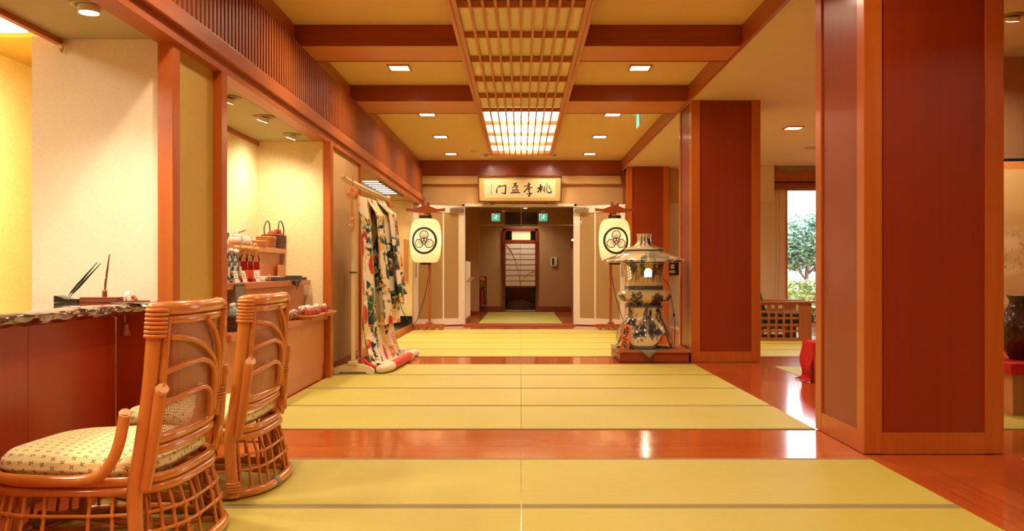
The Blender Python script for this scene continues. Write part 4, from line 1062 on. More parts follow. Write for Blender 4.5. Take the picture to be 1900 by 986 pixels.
# painting of pines, hills and borders
BL, BL2, CR = C(34, 42, 58), C(86, 98, 112), C(222, 202, 156)
pc = Canvas(6.2832, 1.30, 900, 520, CR); rr_ = random.Random(5)
def YZ(z): return z
def pine(a, z, h, lean=0.0):
    pts = [(a + lean * q * q * h * 2 + .02 * math.sin(q * 9), z + h * q) for q in [k / 8 for k in range(9)]]
    pc.line(pts, .028, BL, .95)
    for k in range(9):
        q = .35 + .65 * rr_.random(); px_, pz = pts[int(q * 8)]
        for j in range(5): pc.ell(px_ + rr_.uniform(-.20, .20) * (1.3 - q * .5), pz + rr_.uniform(-.03, .04), rr_.uniform(.05, .12), rr_.uniform(.010, .022), BL, rr_.uniform(-.3, .3), op=.9, soft=.5)
def hill(a, z, w, h, c=BL2):
    for k in range(34):
        q = rr_.uniform(-1, 1); zz = z + h * (1 - q * q) * rr_.random(); pc.ell(a + q * w, zz, rr_.uniform(.03, .09), rr_.uniform(.015, .045), rr_.choice([c, BL, C(120, 130, 136)]), rr_.uniform(.6, 1.6), op=rr_.uniform(.3, .8), soft=.8)
def crag(a, z, w, h):
    for k in range(70):
        zz = rr_.random(); pc.ell(a + rr_.uniform(-1, 1) * w * (1 - .75 * zz) + .05 * math.sin(zz * 9), z + zz * h, rr_.uniform(.02, .06), rr_.uniform(.02, .05), rr_.choice([BL, BL, BL2]), rr_.uniform(.9, 1.9), op=rr_.uniform(.5, .95), soft=.5)
FR = 1.5 * PI                                    # direction of the camera
for a, z, w, h in ((FR - 1.0, .12, .30, .34), (FR - .05, .16, .20, .32), (FR + .15, .22, .26, .20), (FR + .78, .10, .20, .30), (FR + 1.5, .1, .3, .3), (FR - 1.7, .1, .3, .3)): crag(a, z, w, h)
for a, z, h, l in ((FR - .75, .18, .26, .1), (FR + .75, .18, .30, -.2), (FR - .35, .08, .2, .3), (FR + .3, .1, .14, 0)): pine(a, z, h, l)
for a in (FR - .9, FR - .35, FR + .35, FR + .8, FR + 1.5, FR - 1.5): hill(a, .49, .22, .05); 
for a, h, l in ((FR - .45, .10, .2), (FR + .40, .09, 0), (FR - 1.1, .09, 0), (FR + 1.1, .09, .1)): pine(a, .495, h, l)
for a, z, h, l in ((FR - .75, .80, .20, .5), (FR + .85, .80, .20, -.4), (FR + .25, .8, .06, 0)): pine(a, z, h, l)
crag(FR - .20, .82, .16, .19); crag(FR + .42, .84, .12, .16); hill(FR, .78, .9, .03)
for k in range(12): hill(rr_.random() * 6.28, .985 + .06 * rr_.random(), .28, .035)
for k in range(10): hill(rr_.random() * 6.28, 1.13 + .04 * rr_.random(), .2, .03)
for k in range(5): pine(rr_.random() * 6.28, 1.14, .06); crag(FR - .5 + k * .45, 1.18, .08, .06)
def band(z0, z1):
    m = ((pc.y > z0) & (pc.y < z1)).astype(float); pc.put(m, C(54, 60, 70))
    g = m * (np.sin(pc.x * 60) * np.sin((pc.y - z0) / (z1 - z0) * PI * 2) > .45); pc.put(g, C(150, 148, 130), .7)
band(.450, .482); band(.655, .70); band(1.085, 1.115); band(.952, .960)
M['porc'] = painted('glazed_porcelain', .12, .8, .6)
lant = thing('porcelain_lantern', 'large blue and white porcelain garden lantern with a broad brimmed roof', 'lantern', (1.40, 9.70, .139))
def arch(a):
    d = [abs(((a - c + PI) % (2 * PI)) - PI) for c in (FR + .62, FR + .62 + PI / 2, FR + .62 + PI, FR + .62 - PI / 2)]
    m_ = min(d); return .155 * math.exp(-(m_ / .26) ** 2)
def pl(name, prof, mat_, dense=3, nn=180, foot=False, parent=lant):
    pr = []
    for (r0, z0), (r1, z1) in zip(prof, prof[1:]):
        k = max(1, int(math.hypot(r1 - r0, z1 - z0) / .009 * dense / 3))
        for q in range(k): f = q / k; pr.append((r0 + (r1 - r0) * f, z0 + (z1 - z0) * f))
    pr.append(prof[-1]); b = MB(); vs = []; col = []
    for r, z in pr:
        for j in range(nn):
            a = 2 * PI * j / nn; zz = z
            if foot and z < .36: zz = z + arch(a) * (1 - z / .36) ** 1.0
            vs.append((r * math.cos(a), r * math.sin(a), zz)); col.append((a / (2 * PI), (zz if not foot else z + arch(a) * (1 - z / .36 if z < .36 else 0)) / 1.30))
    fs = [(i * nn + j, i * nn + (j + 1) % nn, (i + 1) * nn + (j + 1) % nn, (i + 1) * nn + j) for i in range(len(pr) - 1) for j in range(nn)]
    b.add(vs, fs, 0, True); c = np.array(col); b.col = pc.sample(c[:, 0], c[:, 1])
    if foot:   # blue border along the arched lower edge
        for i, (r, z) in enumerate(pr):
            if z < .045 and i < len(pr) - 1:
                for j in range(nn): b.col[i * nn + j, :3] = (np.array(C(54, 60, 70)[:3]) if (j // 2 + i) % 3 else np.array(C(120, 122, 116)[:3]))
    return b.build(name, mat_, parent)
def smoothprof(pts, sub=5):
    P2, _ = smooth_path([Vector((r, z, 0)) for r, z in pts], .1, sub); return [(p.x, p.y) for p in P2]
pl('base_body', smoothprof([(.318, .0), (.322, .06), (.312, .14), (.285, .22), (.245, .29), (.222, .35), (.217, .42), (.218, .48)]) + [(.200, .482), (.200, .495)], M['porc'], foot=True)
pl('round_body', smoothprof([(.20, .495), (.235, .505), (.285, .53), (.310, .575), (.305, .61), (.275, .64), (.235, .655), (.222, .66), (.220, .70)]) + [(.21, .702), (.212, .735), (.206, .742)], M['porc'])
fb = pl('fire_box', smoothprof([(.206, .742), (.208, .78), (.214, .84), (.224, .90), (.236, .945)]) + [(.20, .95)], M['porc'])
# window and side perforations cut right through the wall of the fire box
cut = MB(); w_ = .042
ol = [(-w_, .80), (w_, .80), (w_, .855)] + [(w_ * math.cos(a), .855 + .042 * math.sin(a)) for a in (.4, .8, 1.2, 1.57, 1.94, 2.34, 2.74)] + [(-w_, .855)]
cut.prism(ol, lambda u, v, s: (u + .015, (-.12, -.32)[s], v))
for i in range(2):
    for j in range(5):
        a = PI + .45 + i * .17; z = .775 + .035 * j + (.017 if i else 0); d = Vector((math.cos(a), math.sin(a), 0)); e = Vector((-d.y, d.x, 0)); c0 = Vector((0, 0, z))
        cut.prism([(.011 * math.cos(q * PI / 5), .015 * math.sin(q * PI / 5)) for q in range(10)], lambda u, v, s: c0 + d * (.17, .26)[s] + e * u + Vector((0, 0, v)))
co = cut.build('cutter', M['ink'], lant)
so_ = fb.modifiers.new('s', 'SOLIDIFY'); so_.thickness = .010; so_.offset = -1
bo = fb.modifiers.new('b', 'BOOLEAN'); bo.object = co; bo.operation = 'DIFFERENCE'; bo.solver = 'EXACT'
bpy.context.view_layer.update(); dg = bpy.context.evaluated_depsgraph_get(); ev = bpy.data.meshes.new_from_object(fb.evaluated_get(dg), preserve_all_data_layers=True, depsgraph=dg)
fb.modifiers.clear(); fb.data = ev; fb.data.name = 'fire_box'; bpy.data.objects.remove(co)
pl('roof', [(.205, .951)] + smoothprof([(.30, .962), (.40, .962), (.468, .965), (.474, .978), (.465, .992), (.40, 1.018), (.32, 1.048), (.25, 1.072), (.225, 1.084)]), M['porc'])
pl('cap', [(.226, 1.0845), (.229, 1.09), (.230, 1.115)] + smoothprof([(.222, 1.124), (.16, 1.142), (.11, 1.162), (.085, 1.19), (.078, 1.22), (.079, 1.255), (.084, 1.282), (.080, 1.289), (.0, 1.285)]), M['porc'])
b = MB(); b.blob((0, 0, .80), (.03, .03, .045), 10, 8); b.build('bulb', glow('lantern_bulb_glow', (1, .9, .7, 1), 6), lant)
b = MB(); b.lathe([(.0, .740), (.19, .744)], 30); b.build('inner_floor', M['wx'], lant)
point('porcelain_bulb', (1.40, 9.70 + .03, .139 + .87), 7, (1, .85, .6), .03)
b = MB(); b.tube([(.20, .10, .80), (.30, .12, .70), (.345, .10, .45), (.36, .05, .25), (.35, .02, .006)], .004, 6, sub=4); b.blob((.352, .075, .36), (.013, .013, .022), 10, 6); b.build('power_cord', M['ink'], lant)
# plaque
M['plq'] = wood('orange_cedar', C(206, 106, 48), C(222, 126, 62), 2, .45, 1.2, .1)
t = thing('name_plaque', 'small orange wooden plaque with black brush writing leaning on the porcelain lantern', 'plaque', (1.135, 9.38, .1365)); t.rotation_euler = (math.radians(-17), math.radians(8), math.radians(0))
b = MB(); b.box(-.046, .046, -.022, .008, 0, .285, 0, .004); pq = b.build('board', M['plq'], t)
b = MB()
def pm(u, v): return ((u - (222 - (v - 120) * .176)) / 95 * .044, -.0228, .285 - (v - 120) / 690 * .285)
for pts, w in (([(125, 290), (130, 340), (120, 380)], 18), ([(150, 240), (160, 300), (140, 370), (120, 400)], 20), ([(175, 260), (165, 290)], 14), ([(185, 230), (230, 215), (200, 270)], 20), ([(225, 180), (245, 240), (265, 260)], 16),
               ([(190, 290), (235, 280), (240, 310), (195, 320), (190, 290)], 14), ([(175, 350), (255, 325)], 16), ([(200, 330), (205, 370)], 12), ([(150, 400), (230, 385)], 18), ([(190, 395), (185, 430), (165, 480)], 14),
               ([(120, 470), (100, 520), (115, 540)], 18), ([(150, 450), (140, 520)], 12), ([(110, 545), (190, 530), (170, 560)], 16), ([(120, 570), (95, 610), (100, 640)], 16), ([(150, 560), (150, 640)], 14), ([(105, 620), (180, 600)], 13),
               ([(75, 650), (60, 720), (45, 770)], 16), ([(80, 670), (110, 665), (100, 770)], 16), ([(70, 710), (105, 705)], 10), ([(130, 660), (175, 650), (185, 700), (130, 720)], 15), ([(125, 690), (120, 770), (165, 780), (175, 740)], 16), ([(130, 740), (165, 730)], 10)):
    b.ribbon(pts, w * 1.15, pm, sub=4)
b.build('brush_writing', M['ink'], pq)
# ------------------------------------------------------------------ shop shelves
M['shelf'] = wood('shelf_wood', C(188, 104, 56), C(208, 126, 74), 1, .35, 1, .25)
M['shelf_z'] = wood('shelf_panel_wood', C(200, 124, 70), C(214, 140, 84), 2, .45, .7, .1)
S0, S1 = 5.33, 7.99
def shelf(name, label, z, xf, xb, riser_to, th=.045, end=None):
    t = thing(name, label, 'shelf', (xf, (S0 + S1) / 2, 0)); h = (S1 - S0) / 2 - .004; d = xb - xf
    b = MB(); b.box(d, 0, -h, h, z - th, z, 0, .003); b.build('shelf_board', M['shelf'], t)
    b = MB(); b.box(d + .002, -.05, -h, h - .06, riser_to, z - th - .001, 0); b.build('riser_panel', M['shelf_z'], t)
    return t
shelf('display_shelf', 'topmost shop shelf holding baskets and a brown bag', 1.21, -2.20, -2.475, .922)
shelf('display_shelf', 'middle shop shelf with red bottles and white price cards', .92, -1.975, -2.475, .602)
t = thing('display_counter', 'low shop counter with wood front, carrying trays of wrapped snacks', 'counter', (-1.83, (S0 + S1) / 2, 0)); h = (S1 - S0) / 2 - .004
b = MB(); b.box(-.60, .015, -h, h, .555, .60, 0, .003); b.build('counter_top', M['shelf'], t)
b = MB(); b.box(-.60, -.02, -h, h, .13, .554, 0); b.build('front_panel', M['shelf_z'], t)
b = MB(); b.box(-.60, -.028, -h, h, .0015, .128, 0); b.build('plinth', M['shelf_z'], t)
# items on the top shelf
TZ = 1.2112
M['wicker'] = plain('wicker', C(196, 118, 52), .55, 0, .1, .3, 90); M['dkwicker'] = plain('dark_wicker', C(92, 50, 28), .6, 0, 0, .3, 60)
M['film'] = plain('clear_wrap', C(232, 226, 210), .12, 0, .6, .1, 40); M['silverwrap'] = plain('silver_wrap', C(206, 204, 196), .15, .5, .3, .25, 60)
def basket(name, label, loc, w, d, h, col, flare=1.15, rows_=7, group=None):
    t = thing(name, label, 'basket', loc, group)
    b = MB()
    for k in range(rows_):
        f = k / (rows_ - 1); s = 1 + (flare - 1) * f; z = .006 + (h - .01) * f
        b.tube([(se(w / 2 * s, 2 * PI * q / 36, 4, d / 2 * s)[0] + .003 * math.cos(q * PI + k * PI), se(w / 2 * s, 2 * PI * q / 36, 4, d / 2 * s)[1], z) for q in range(36)], h / rows_ * .56, 6, closed=True)
    b.build('woven_wall', col, t)
    b = MB(); b.prism([se(w / 2 * .98, 2 * PI * q / 36, 4, d / 2 * .98) for q in range(36)], lambda u, v, s: (u, v, (.0, .006)[s])); b.build('basket_bottom', col, t)
    b = MB(); b.tube([(*se(w / 2 * flare, 2 * PI * q / 36, 4, d / 2 * flare), h) for q in range(36)], .006, 6, closed=True); b.build('rim', col, t)
    return t
def sx(px, yv): return X_at(px, yv)
yv = 7.45
basket('wicker_basket', 'deep honey wicker basket at the end of the top shelf', (-2.27, 7.59, TZ), .11, .19, .095, M['wicker'], 1.18)
basket('flat_basket', 'shallow rectangular wicker basket in front of the deep one', (-2.24, 7.27, TZ), .075, .19, .045, M['wicker'], 1.1, 4)
t = thing('woven_bag', 'dark brown woven handbag with two looped handles and a red cloth', 'bag', (-2.285, 7.875, TZ))
b = MB()
for k in range(8):
    z = .008 + k * .0155; b.tube([(*se(.075 + .006 * k / 7, 2 * PI * q / 36, 5, .145 + .01 * k / 7), z) for q in range(36)], .0088, 6, closed=True)
b.build('woven_body', M['dkwicker'], t)
b = MB(); b.box(-.07, .07, -.14, .14, .0, .01); b.build('bag_bottom', M['dkwicker'], t)
for s, l in ((-1, 0), (1, 0)):
    b = MB(); b.tube([(s * .06, -.085, .11), (s * .065, -.088, .18), (s * .06, -.055, .235), (s * .06, 0, .255), (s * .06, .055, .235), (s * .065, .088, .18), (s * .06, .085, .11)], .006, 7, sub=4); b.build('handle', M['dkwicker'], t)
b = MB(); b.blob((0.01, -.02, .125), (.06, .10, .035), 16, 9, jit=.5); b.blob((.03, .0, .15), (.035, .05, .03), 12, 7, jit=.6); b.build('red_cloth', plain('red_cloth', C(178, 58, 30), .7), t)
def roll(x, yv, r, L, label):
    t = thing('wrapped_roll', label, 'wrapped roll', (x, yv, TZ + r + .002), 'wrapped rolls on the top shelf')
    b = MB(); b.tube([(-L / 2, 0, 0), (L / 2, 0, 0)], r, 18); b.build('wrap', M['silverwrap'], t)
    b = MB(); b.tube([(L / 2 + .0005, 0, 0), (L / 2 + .002, 0, 0)], r * .62, 16); b.tube([(L / 2 + .0022, 0, 0), (L / 2 + .003, 0, 0)], r * .3, 12, mat=1); b.build('roll_end', [M['offwhite'], M['dkwicker']], t)
roll(-2.26, 6.74, .032, .10, 'clear-wrapped roll lying at the front of the top shelf, first of its row')
roll(-2.26, 6.98, .036, .10, 'clear-wrapped roll with a dark core, second in the row on the top shelf')
t = thing('glass_jar', 'small clear jar with knobbed lid behind the wrapped rolls', 'jar', (-2.38, 7.12, TZ))
b = MB(); b.lathe([(.035, 0), (.04, .01), (.04, .07), (.03, .085)], 20, caps=False); b.lathe([(0, .001), (.035, .001)], 20, caps=False); b.build('jar_body', M['clear'], t)
b = MB(); b.lathe([(.034, .086), (.034, .095), (.012, .102), (.008, .112), (.013, .122), (.0, .128)], 18); b.build('lid', M['film'], t)
t = thing('wrapped_packet', 'grey and white wrapped packet leaning behind the flat basket', 'packet', (-2.38, 7.36, TZ))
b = MB(); b.blob((0, 0, .05), (.05, .10, .048), 16, 9, jit=.35); b.build('wrap', M['silverwrap'], t); b = MB(); b.box(-.02, .03, -.05, .05, .09, .098); b.build('label_card', M['wx'], t)
t = thing('wrapped_sweet', 'small pink wrapped sweet lying before the flat basket', 'sweet', (-2.215, 7.10, TZ))
b = MB(); b.blob((0, 0, .012), (.012, .035, .012), 12, 7, jit=.3); b.build('wrap', plain('pink_wrap', C(226, 130, 110), .3), t); b = MB(); b.blob((0, .04, .010), (.004, .012, .010), 8, 5); b.blob((0, -.04, .010), (.004, .012, .010), 8, 5); b.build('twist_end', M['film'], t)
t = thing('photo_frame', 'small white-framed picture card behind the thin post', 'picture frame', (-2.36, 6.83, TZ))
b = MB(); b.box(-.005, .005, -.07, .07, .002, .12, 0, .002); b.build('frame', M['wx'], t); b = MB(); b.box(.0052, .0062, -.04, .04, .045, .10); b.build('picture', M['dkwicker'], t)
t = thing('indigo_banner', 'dark indigo cloth hanging at the edge of the top shelf', 'banner', (-2.455, 6.98, 0))
b = MB(); b.grid(lambda u, v: (.012 * math.sin(u * 9), -.13 + .26 * u * (.25 + .75 * v), 1.62 - .40 * v), 16, 16); o = b.build('cloth', plain('indigo', C(34, 36, 62), .8), t); md = o.modifiers.new('thick', 'SOLIDIFY'); md.thickness = .004
b = MB(); b.tube([(.005, -.09, 1.625), (.005, -.03, 1.625)], .006, 6); b.build('rod', M['offwhite'], t)
t = thing('tilted_price_sign', 'cream tilted paper sign fixed on the wall behind the handbag', 'sign', (-2.486, 7.55, 1.40))
b = MB(); b.add([(0, -.16, -.07), (0, .14, -.02), (0, .16, .10), (0, -.02, .06), (.003, -.16, -.07), (.003, .14, -.02), (.003, .16, .10), (.003, -.02, .06)], [(0, 1, 2, 3), (4, 7, 6, 5), (0, 4, 5, 1), (1, 5, 6, 2), (2, 6, 7, 3), (3, 7, 4, 0)]); b.build('paper', plain('cream_card', C(238, 226, 176), .6), t)
b = MB(); b.box(.0032, .005, -.16, -.145, -.07, -.055); b.build('pin', M['metal'], t)
# middle shelf
MZ = .9212
M['redliq'] = plain('red_liquor', C(150, 20, 20), .08, 0, 1, .05); M['cork'] = plain('cork_wrap', C(206, 150, 78), .6, 0, 0, .15, 60); M['orglabel'] = plain('orange_label', C(222, 92, 44), .4)
def bottle(x, yv, label, plain_=False):
    t = thing('liquor_bottle', label, 'bottle', (x, yv, MZ), 'red liquor bottles on the middle shelf')
    b = MB(); b.lathe([(.028, 0), (.030, .004), (.030, .155)], 20); b.build('bottle_body', M['redliq'], t)
    b = MB(); b.lathe([(.030, .1552), (.029, .175), (.020, .20), (.013, .215), (.013, .236)], 20, caps=False); b.build('clear_shoulder', M['clear'], t)
    b = MB(); b.lathe([(.0150, .212), (.0165, .235), (.022, .242), (.024, .255), (.020, .266), (.0, .270)], 16); b.build('cork_cap', M['cork'], t)
    b = MB(); b.lathe([(.0304, .025), (.0306, .03), (.0306, .088), (.0304, .09)], 20, caps=False); b.build('label', M['wx'] if plain_ else M['orglabel'], t)
for i, (yy, dx, pl_) in enumerate(((6.25, -.05, 0), (6.36, -.03, 0), (6.42, -.11, 0), (6.49, -.03, 0), (6.68, -.04, 1))):
    bottle(-2.04 + dx, yy, ['red liquor bottle, first of the cluster beside the dark pouches', 'red liquor bottle in the middle of the cluster, front', 'red liquor bottle at the rear of the cluster', 'red liquor bottle at the outer end of the cluster', 'slender red liquor bottle with white label standing apart from the cluster'][i], pl_)
def pouch(x, yv, h, label):
    t = thing('snack_pouch', label, 'pouch', (x, yv, MZ), 'dark pouches on the middle shelf')
    b = MB()
    def fn(u, v): return (.03 * math.sin(u * 2 * PI) * (1 - .85 * v), .05 * math.cos(u * 2 * PI) * (1 - .1 * v), h * v)
    b.grid(fn, 24, 10, closeu=True); vs = [fn(k / 24, 1) for k in range(24)]; b.add(vs, [tuple(range(24))]); vs = [fn(k / 24, 0) for k in range(24)]; b.add(vs, [tuple(range(24))[::-1]]); b.build('bag', M['pouch'], t)
    b = MB(); b.blob((0, 0, h + .012), (.022, .026, .018), 10, 6, jit=.5); b.build('gathered_top', M['film'], t)
    b = MB(); b.box(.028, .031, -.022, .022, h * .2, h * .55); b.build('label', M['wx'], t)
q = NT('patterned_pouch'); nz = q.n('ShaderNodeTexNoise', Scale=42.0, Detail=3.0); q.l(q.coords(), nz.inputs[0]); f = q.math('MULTIPLY_ADD', nz.outputs[0], 9.0, -4.2, clamp=True); q.l(q.mix(f, C(40, 44, 34), C(206, 204, 186)), q.b.inputs['Base Color']); q.b.inputs['Roughness'].default_value = .2; M['pouch'] = q.m
for i, (yy, x, h) in enumerate(((5.92, -2.06, .2), (6.04, -2.06, .215), (6.16, -2.06, .21), (6.10, -2.16, .22), (6.24, -2.15, .20))):
    pouch(x, yy, h, ['dark patterned pouch mostly behind the thin post', 'dark patterned pouch second along the middle shelf', 'dark patterned pouch third along, by the bottles', 'dark patterned pouch in the rear row beside the post', 'dark patterned pouch in the rear row beside the bottles'][i])
for i, (yy, x) in enumerate(((5.99, -1.995), (6.16, -1.995), (6.46, -1.995))):
    t = thing('price_card', ['white price card in front of the dark pouches', 'white price card in front of the red bottle cluster', 'white price card beside the lone slender bottle'][i], 'price card', (x, yy, MZ), 'price cards on the middle shelf')
    b = MB(); Mx = Matrix.Rotation(math.radians(-14), 4, 'Y'); b.box(-.0012, .0012, -.045, .045, 0, .085, M=Mx); b.build('card', M['wx'], t)
    b = MB()
    for k in range(3): b.box(.0013, .0018, -.03, .03 - .01 * k, .03 + .017 * k, .034 + .017 * k, M=Mx)
    b.build('printed_lines', M['mon'], t)
for i, (yy, x, w, d, h, z, col, lab) in enumerate(((7.22, -2.15, .12, .36, .02, 0, 'wx', 'flat white box at the bottom of the stack behind the grey boxes'), (7.25, -2.15, .11, .32, .018, .0205, 'wx', 'flat white box on top of the stack behind the grey boxes'),
        (7.08, -2.03, .09, .30, .032, 0, 'slate', 'flat dark grey box beside the pink flower'), (7.60, -2.03, .095, .20, .042, 0, 'slate', 'thicker dark grey box above the hanging cloth'), (7.84, -2.03, .08, .13, .025, 0, 'slate', 'small dark grey box at the shelf end'))):
    M.setdefault('slate', plain('slate_grey', C(66, 62, 52), .5))
    t = thing('gift_box', lab, 'box', (x, yy, MZ + z), 'boxes on the middle shelf'); b = MB(); b.box(-w / 2, w / 2, -d / 2, d / 2, 0, h * .6, 0, .002); b.build('box_base', M[col], t); b = MB(); b.box(-w / 2 - .002, w / 2 + .002, -d / 2 - .002, d / 2 + .002, h * .6 + .0005, h, 0, .003); b.build('lid', M[col], t)
t = thing('artificial_flower', 'small pink and green flower ornament on the middle shelf', 'flower', (-2.03, 6.83, MZ))
b = MB()
for k in range(6): a = k * PI / 3; b.blob((.012, .016 * math.cos(a), .03 + .016 * math.sin(a)), (.006, .012, .012), 8, 5)
b.blob((.016, 0, .03), (.006, .008, .008), 8, 5); b.build('blossom', plain('pink_petal', C(226, 120, 92), .6), t); b = MB(); b.blob((0, -.04, .018), (.012, .022, .017), 8, 5, jit=.4); b.build('leaf', plain('leaf_green', C(120, 140, 60), .6), t)
t = thing('wooden_plaque', 'rounded wooden board standing behind the boxes on the middle shelf', 'board', (-2.218, 7.87, MZ)); b = MB()
b.prism([(-.10, 0), (.10, 0), (.10, .12), (.085, .14), (-.085, .14), (-.10, .12)], lambda u, v, s: ((-.008, .008)[s], u, v)); b.build('board', M['shelf_z'], t); b = MB(); b.box(-.024, -.0085, -.06, .06, 0, .02); b.build('foot', M['shelf_z'], t)
t = thing('grey_cloth', 'dark grey cloth corner hanging over the middle shelf edge', 'cloth', (-1.965, 7.44, MZ)); b = MB()
b.grid(lambda u, v: (-.06 + .07 * min(1, v * 2) + .006 * math.sin(u * 8), -.11 + .22 * u + (.0), .0025 if v < .5 else .0025 - (v - .5) * 2 * .085 * (1 - abs(2 * u - 1.0) ** 1.2)), 16, 16); o = b.build('cloth', M['slate'], t); md = o.modifiers.new('thick', 'SOLIDIFY'); md.thickness = .003; md.offset = 1
t = thing('poster_card', 'grey picture card fixed on the riser under the dark pouches', 'poster', (-1.964, 5.95, .81)); b = MB(); b.box(-.0035, .0, -.11, .11, -.08, .10); b.build('card', M['slate'], t); b = MB(); b.box(.0002, .0012, -.09, .09, -.04, .085); b.build('picture', plain('poster_grey', C(126, 118, 100), .4, var=.5, scale=25), t)
# low counter
LZ_ = .6012
def tray(yv, x, L, lab):
    t = thing('snack_tray', lab, 'tray', (x, yv, LZ_), 'wicker trays on the low counter')
    b = MB()
    for k in range(4): s = 1 + .05 * k; b.tube([(*se(.085 * s, 2 * PI * q / 32, 5, L / 2 * s), .006 + .0075 * k) for q in range(32)], .0058, 6, closed=True)
    b.build('woven_rim', M['wicker'], t); b = MB(); b.box(-.08, .08, -L / 2 + .004, L / 2 - .004, .001, .006); b.build('tray_bottom', M['wicker'], t); return t
tray(7.27, -1.815, .45, 'wicker tray of wrapped red snacks beside the loose packets'); tray(7.77, -1.815, .37, 'wicker tray reaching to the shop end post, with a yellow booklet')
M['snack1'] = plain('red_snack', C(176, 62, 44), .25, 0, .7, .45, 70); M['snack2'] = plain('brown_snack', C(140, 84, 54), .2, 0, .8, .6, 80)
k = 0
for yy in [7.10 + .056 * q for q in range(7)] + [7.65, 7.72]:
    for xx in (-1.78, -1.85):
        t = thing('snack_packet', ['red', 'brown'][k % 2] + ' snack packet, %s of the %s tray row' % (['first', 'second', 'third', 'fourth', 'fifth', 'sixth', 'seventh', 'eighth', 'ninth'][k // 2], 'front' if xx > -1.8 else 'rear'), 'snack packet', (xx, yy, LZ_ + .0072), 'wrapped snacks in the trays')
        b = MB(); b.blob((0, 0, .045), (.030, .030, .038), 12, 8, jit=.4); b.build('contents', M['snack1'] if k % 2 == 0 else M['snack2'], t)
        b = MB(); b.blob((0, 0, .086), (.013, .015, .014), 8, 5, jit=.7); b.build('twisted_wrap', M['film'], t); k += 1
for i, (yy, xx) in enumerate(((6.66, -1.87), (6.80, -1.87), (6.94, -1.87))):
    t = thing('loose_packet', 'clear packet of brown snacks lying on the low counter, ' + ['closest to the rattan chair top', 'middle one of three', 'beside the first tray'][i], 'snack packet', (xx, yy, LZ_), 'loose packets on the low counter')
    b = MB(); b.blob((0, 0, .042), (.044, .050, .036), 14, 8, jit=.4); b.build('contents', M['snack2'], t); b = MB(); b.blob((.01, .02, .074), (.03, .035, .016), 10, 6, jit=.6); b.build('wrap', M['silverwrap'], t)
t = thing('booklet', 'yellow and black booklet propped on the end tray', 'booklet', (-1.815, 7.88, LZ_ + .034)); Mx = Matrix.Rotation(math.radians(-24), 4, 'Y')
b = MB(); b.box(-.06, .06, -.06, .06, 0, .008, M=Matrix.Translation((0, 0, .026)) @ Mx.inverted()); b.build('cover', plain('yellow_print', C(216, 158, 50), .35, var=.3, scale=40), t); b = MB(); b.box(.0, .055, -.055, .055, .0082, .0095, M=Matrix.Translation((0, 0, .026)) @ Mx.inverted()); b.build('dark_panel', M['ink'], t)
basket('cube_basket', 'brown woven cube basket on the low counter beside the thin post', (-1.93, 5.70, LZ_), .10, .12, .10, M['dkwicker'], 1.06, 8)
for i in range(3):
    t = thing('sweet_bag', 'clear blue-green sweet bag in the cube basket, ' + ['nearest the post', 'in the middle', 'nearest the chair back'][i], 'sweet bag', (-1.93, 5.665 + .035 * i, LZ_ + .05), 'sweet bags in the cube basket')
    b = MB(); b.blob((0, 0, .06), (.028, .016, .050), 10, 8, jit=.5); b.build('bag', plain('blue_wrap', C(150, 186, 186), .2, 0, .5, .5, 60), t); b = MB(); b.blob((0, 0, .122), (.012, .014, .016), 8, 5, jit=.6); b.build('tied_top', M['film'], t)

# ------------------------------------------------------------------ passage wall fittings
t = thing('grab_rail', 'vertical wooden grab rail on the yellow passage wall', 'handrail', (X_at(752, 14.84), 14.84, 0))
b = MB(); b.tube([(0, 0, .83), (0, 0, 1.56)], .022, 10); b.build('rail', M['shelf_z'], t)
for z in (.86, 1.53): b = MB(); b.tube([(0, 0, z), (0, .058, z)], .012, 8); b.build('bracket', M['shelf_z'], t)
t = thing('wall_socket', 'beige wall socket above the black baseboard of the passage', 'socket', (X_at(740, 14.89), 14.896, Z_at(551, 14.89)))
b = MB(); b.box(-.045, .045, -.012, 0, -.06, .06, 0, .003); b.build('plate', M['offwhite'], t); b = MB(); b.box(-.012, .012, -.014, -.0122, .01, .04); b.box(-.012, .012, -.03, -.0122, -.04, -.01); b.build('plug', M['ink'], t)
t = thing('socket_cord', 'black flex running from the passage socket down to the lantern stand', 'cord', (0, 0, 0))
b = MB(); x0 = X_at(740, 14.86); b.tube([(x0, 14.86, .55), (x0 + .05, 14.82, .36), (x0 + .14, 14.76, .20), (x0 + .22, 14.70, .13), (-1.91, 14.64, .097)], .006, 6, sub=4); b.build('flex', M['ink'], t)
b = MB(); b.box(x0 - .014, x0 + .014, 14.845, 14.865, .54, .575, 0, .003); b.build('plug', M['ink'], t)

# ------------------------------------------------------------------ calligraphy over the door
t = thing('framed_calligraphy', 'framed horizontal calligraphy of four large brush characters above the doorway', 'framed calligraphy', (X_at(964.5, 15.80), 15.80, 2.285)); t.rotation_euler = (math.radians(17), 0, 0)
FW, FH = .775, .50; M['frame'] = wood('dark_frame', C(84, 36, 22), C(104, 48, 28), 0, .3, 1, .4)
b = MB()
b.box(-FW, FW, -.025, .015, 0, .028, 0, .006); b.box(-FW, FW, -.025, .015, FH - .028, FH, 0, .006); b.box(-FW, -FW + .022, -.025, .015, .02, FH - .02, 0, .006); b.box(FW - .022, FW, -.025, .015, .02, FH - .02, 0, .006); b.build('frame', M['frame'], t)
b = MB(); b.box(-FW + .02, FW - .02, -.004, .010, .026, FH - .026); b.build('mount', plain('gold_silk_mount', C(214, 176, 106), .6, var=.08, scale=40), t)
b = MB(); b.box(-.655, .655, -.006, -.0042, .085, .425); b.build('paper', plain('aged_paper', C(232, 216, 168), .7, var=.04, scale=12), t)
def cm(u, v): return ((u - 948) / 725 * FW, -.0066, FH - (v - 150) / 445 * FH)
INK = plain('sumi_ink', C(62, 42, 26), .7)
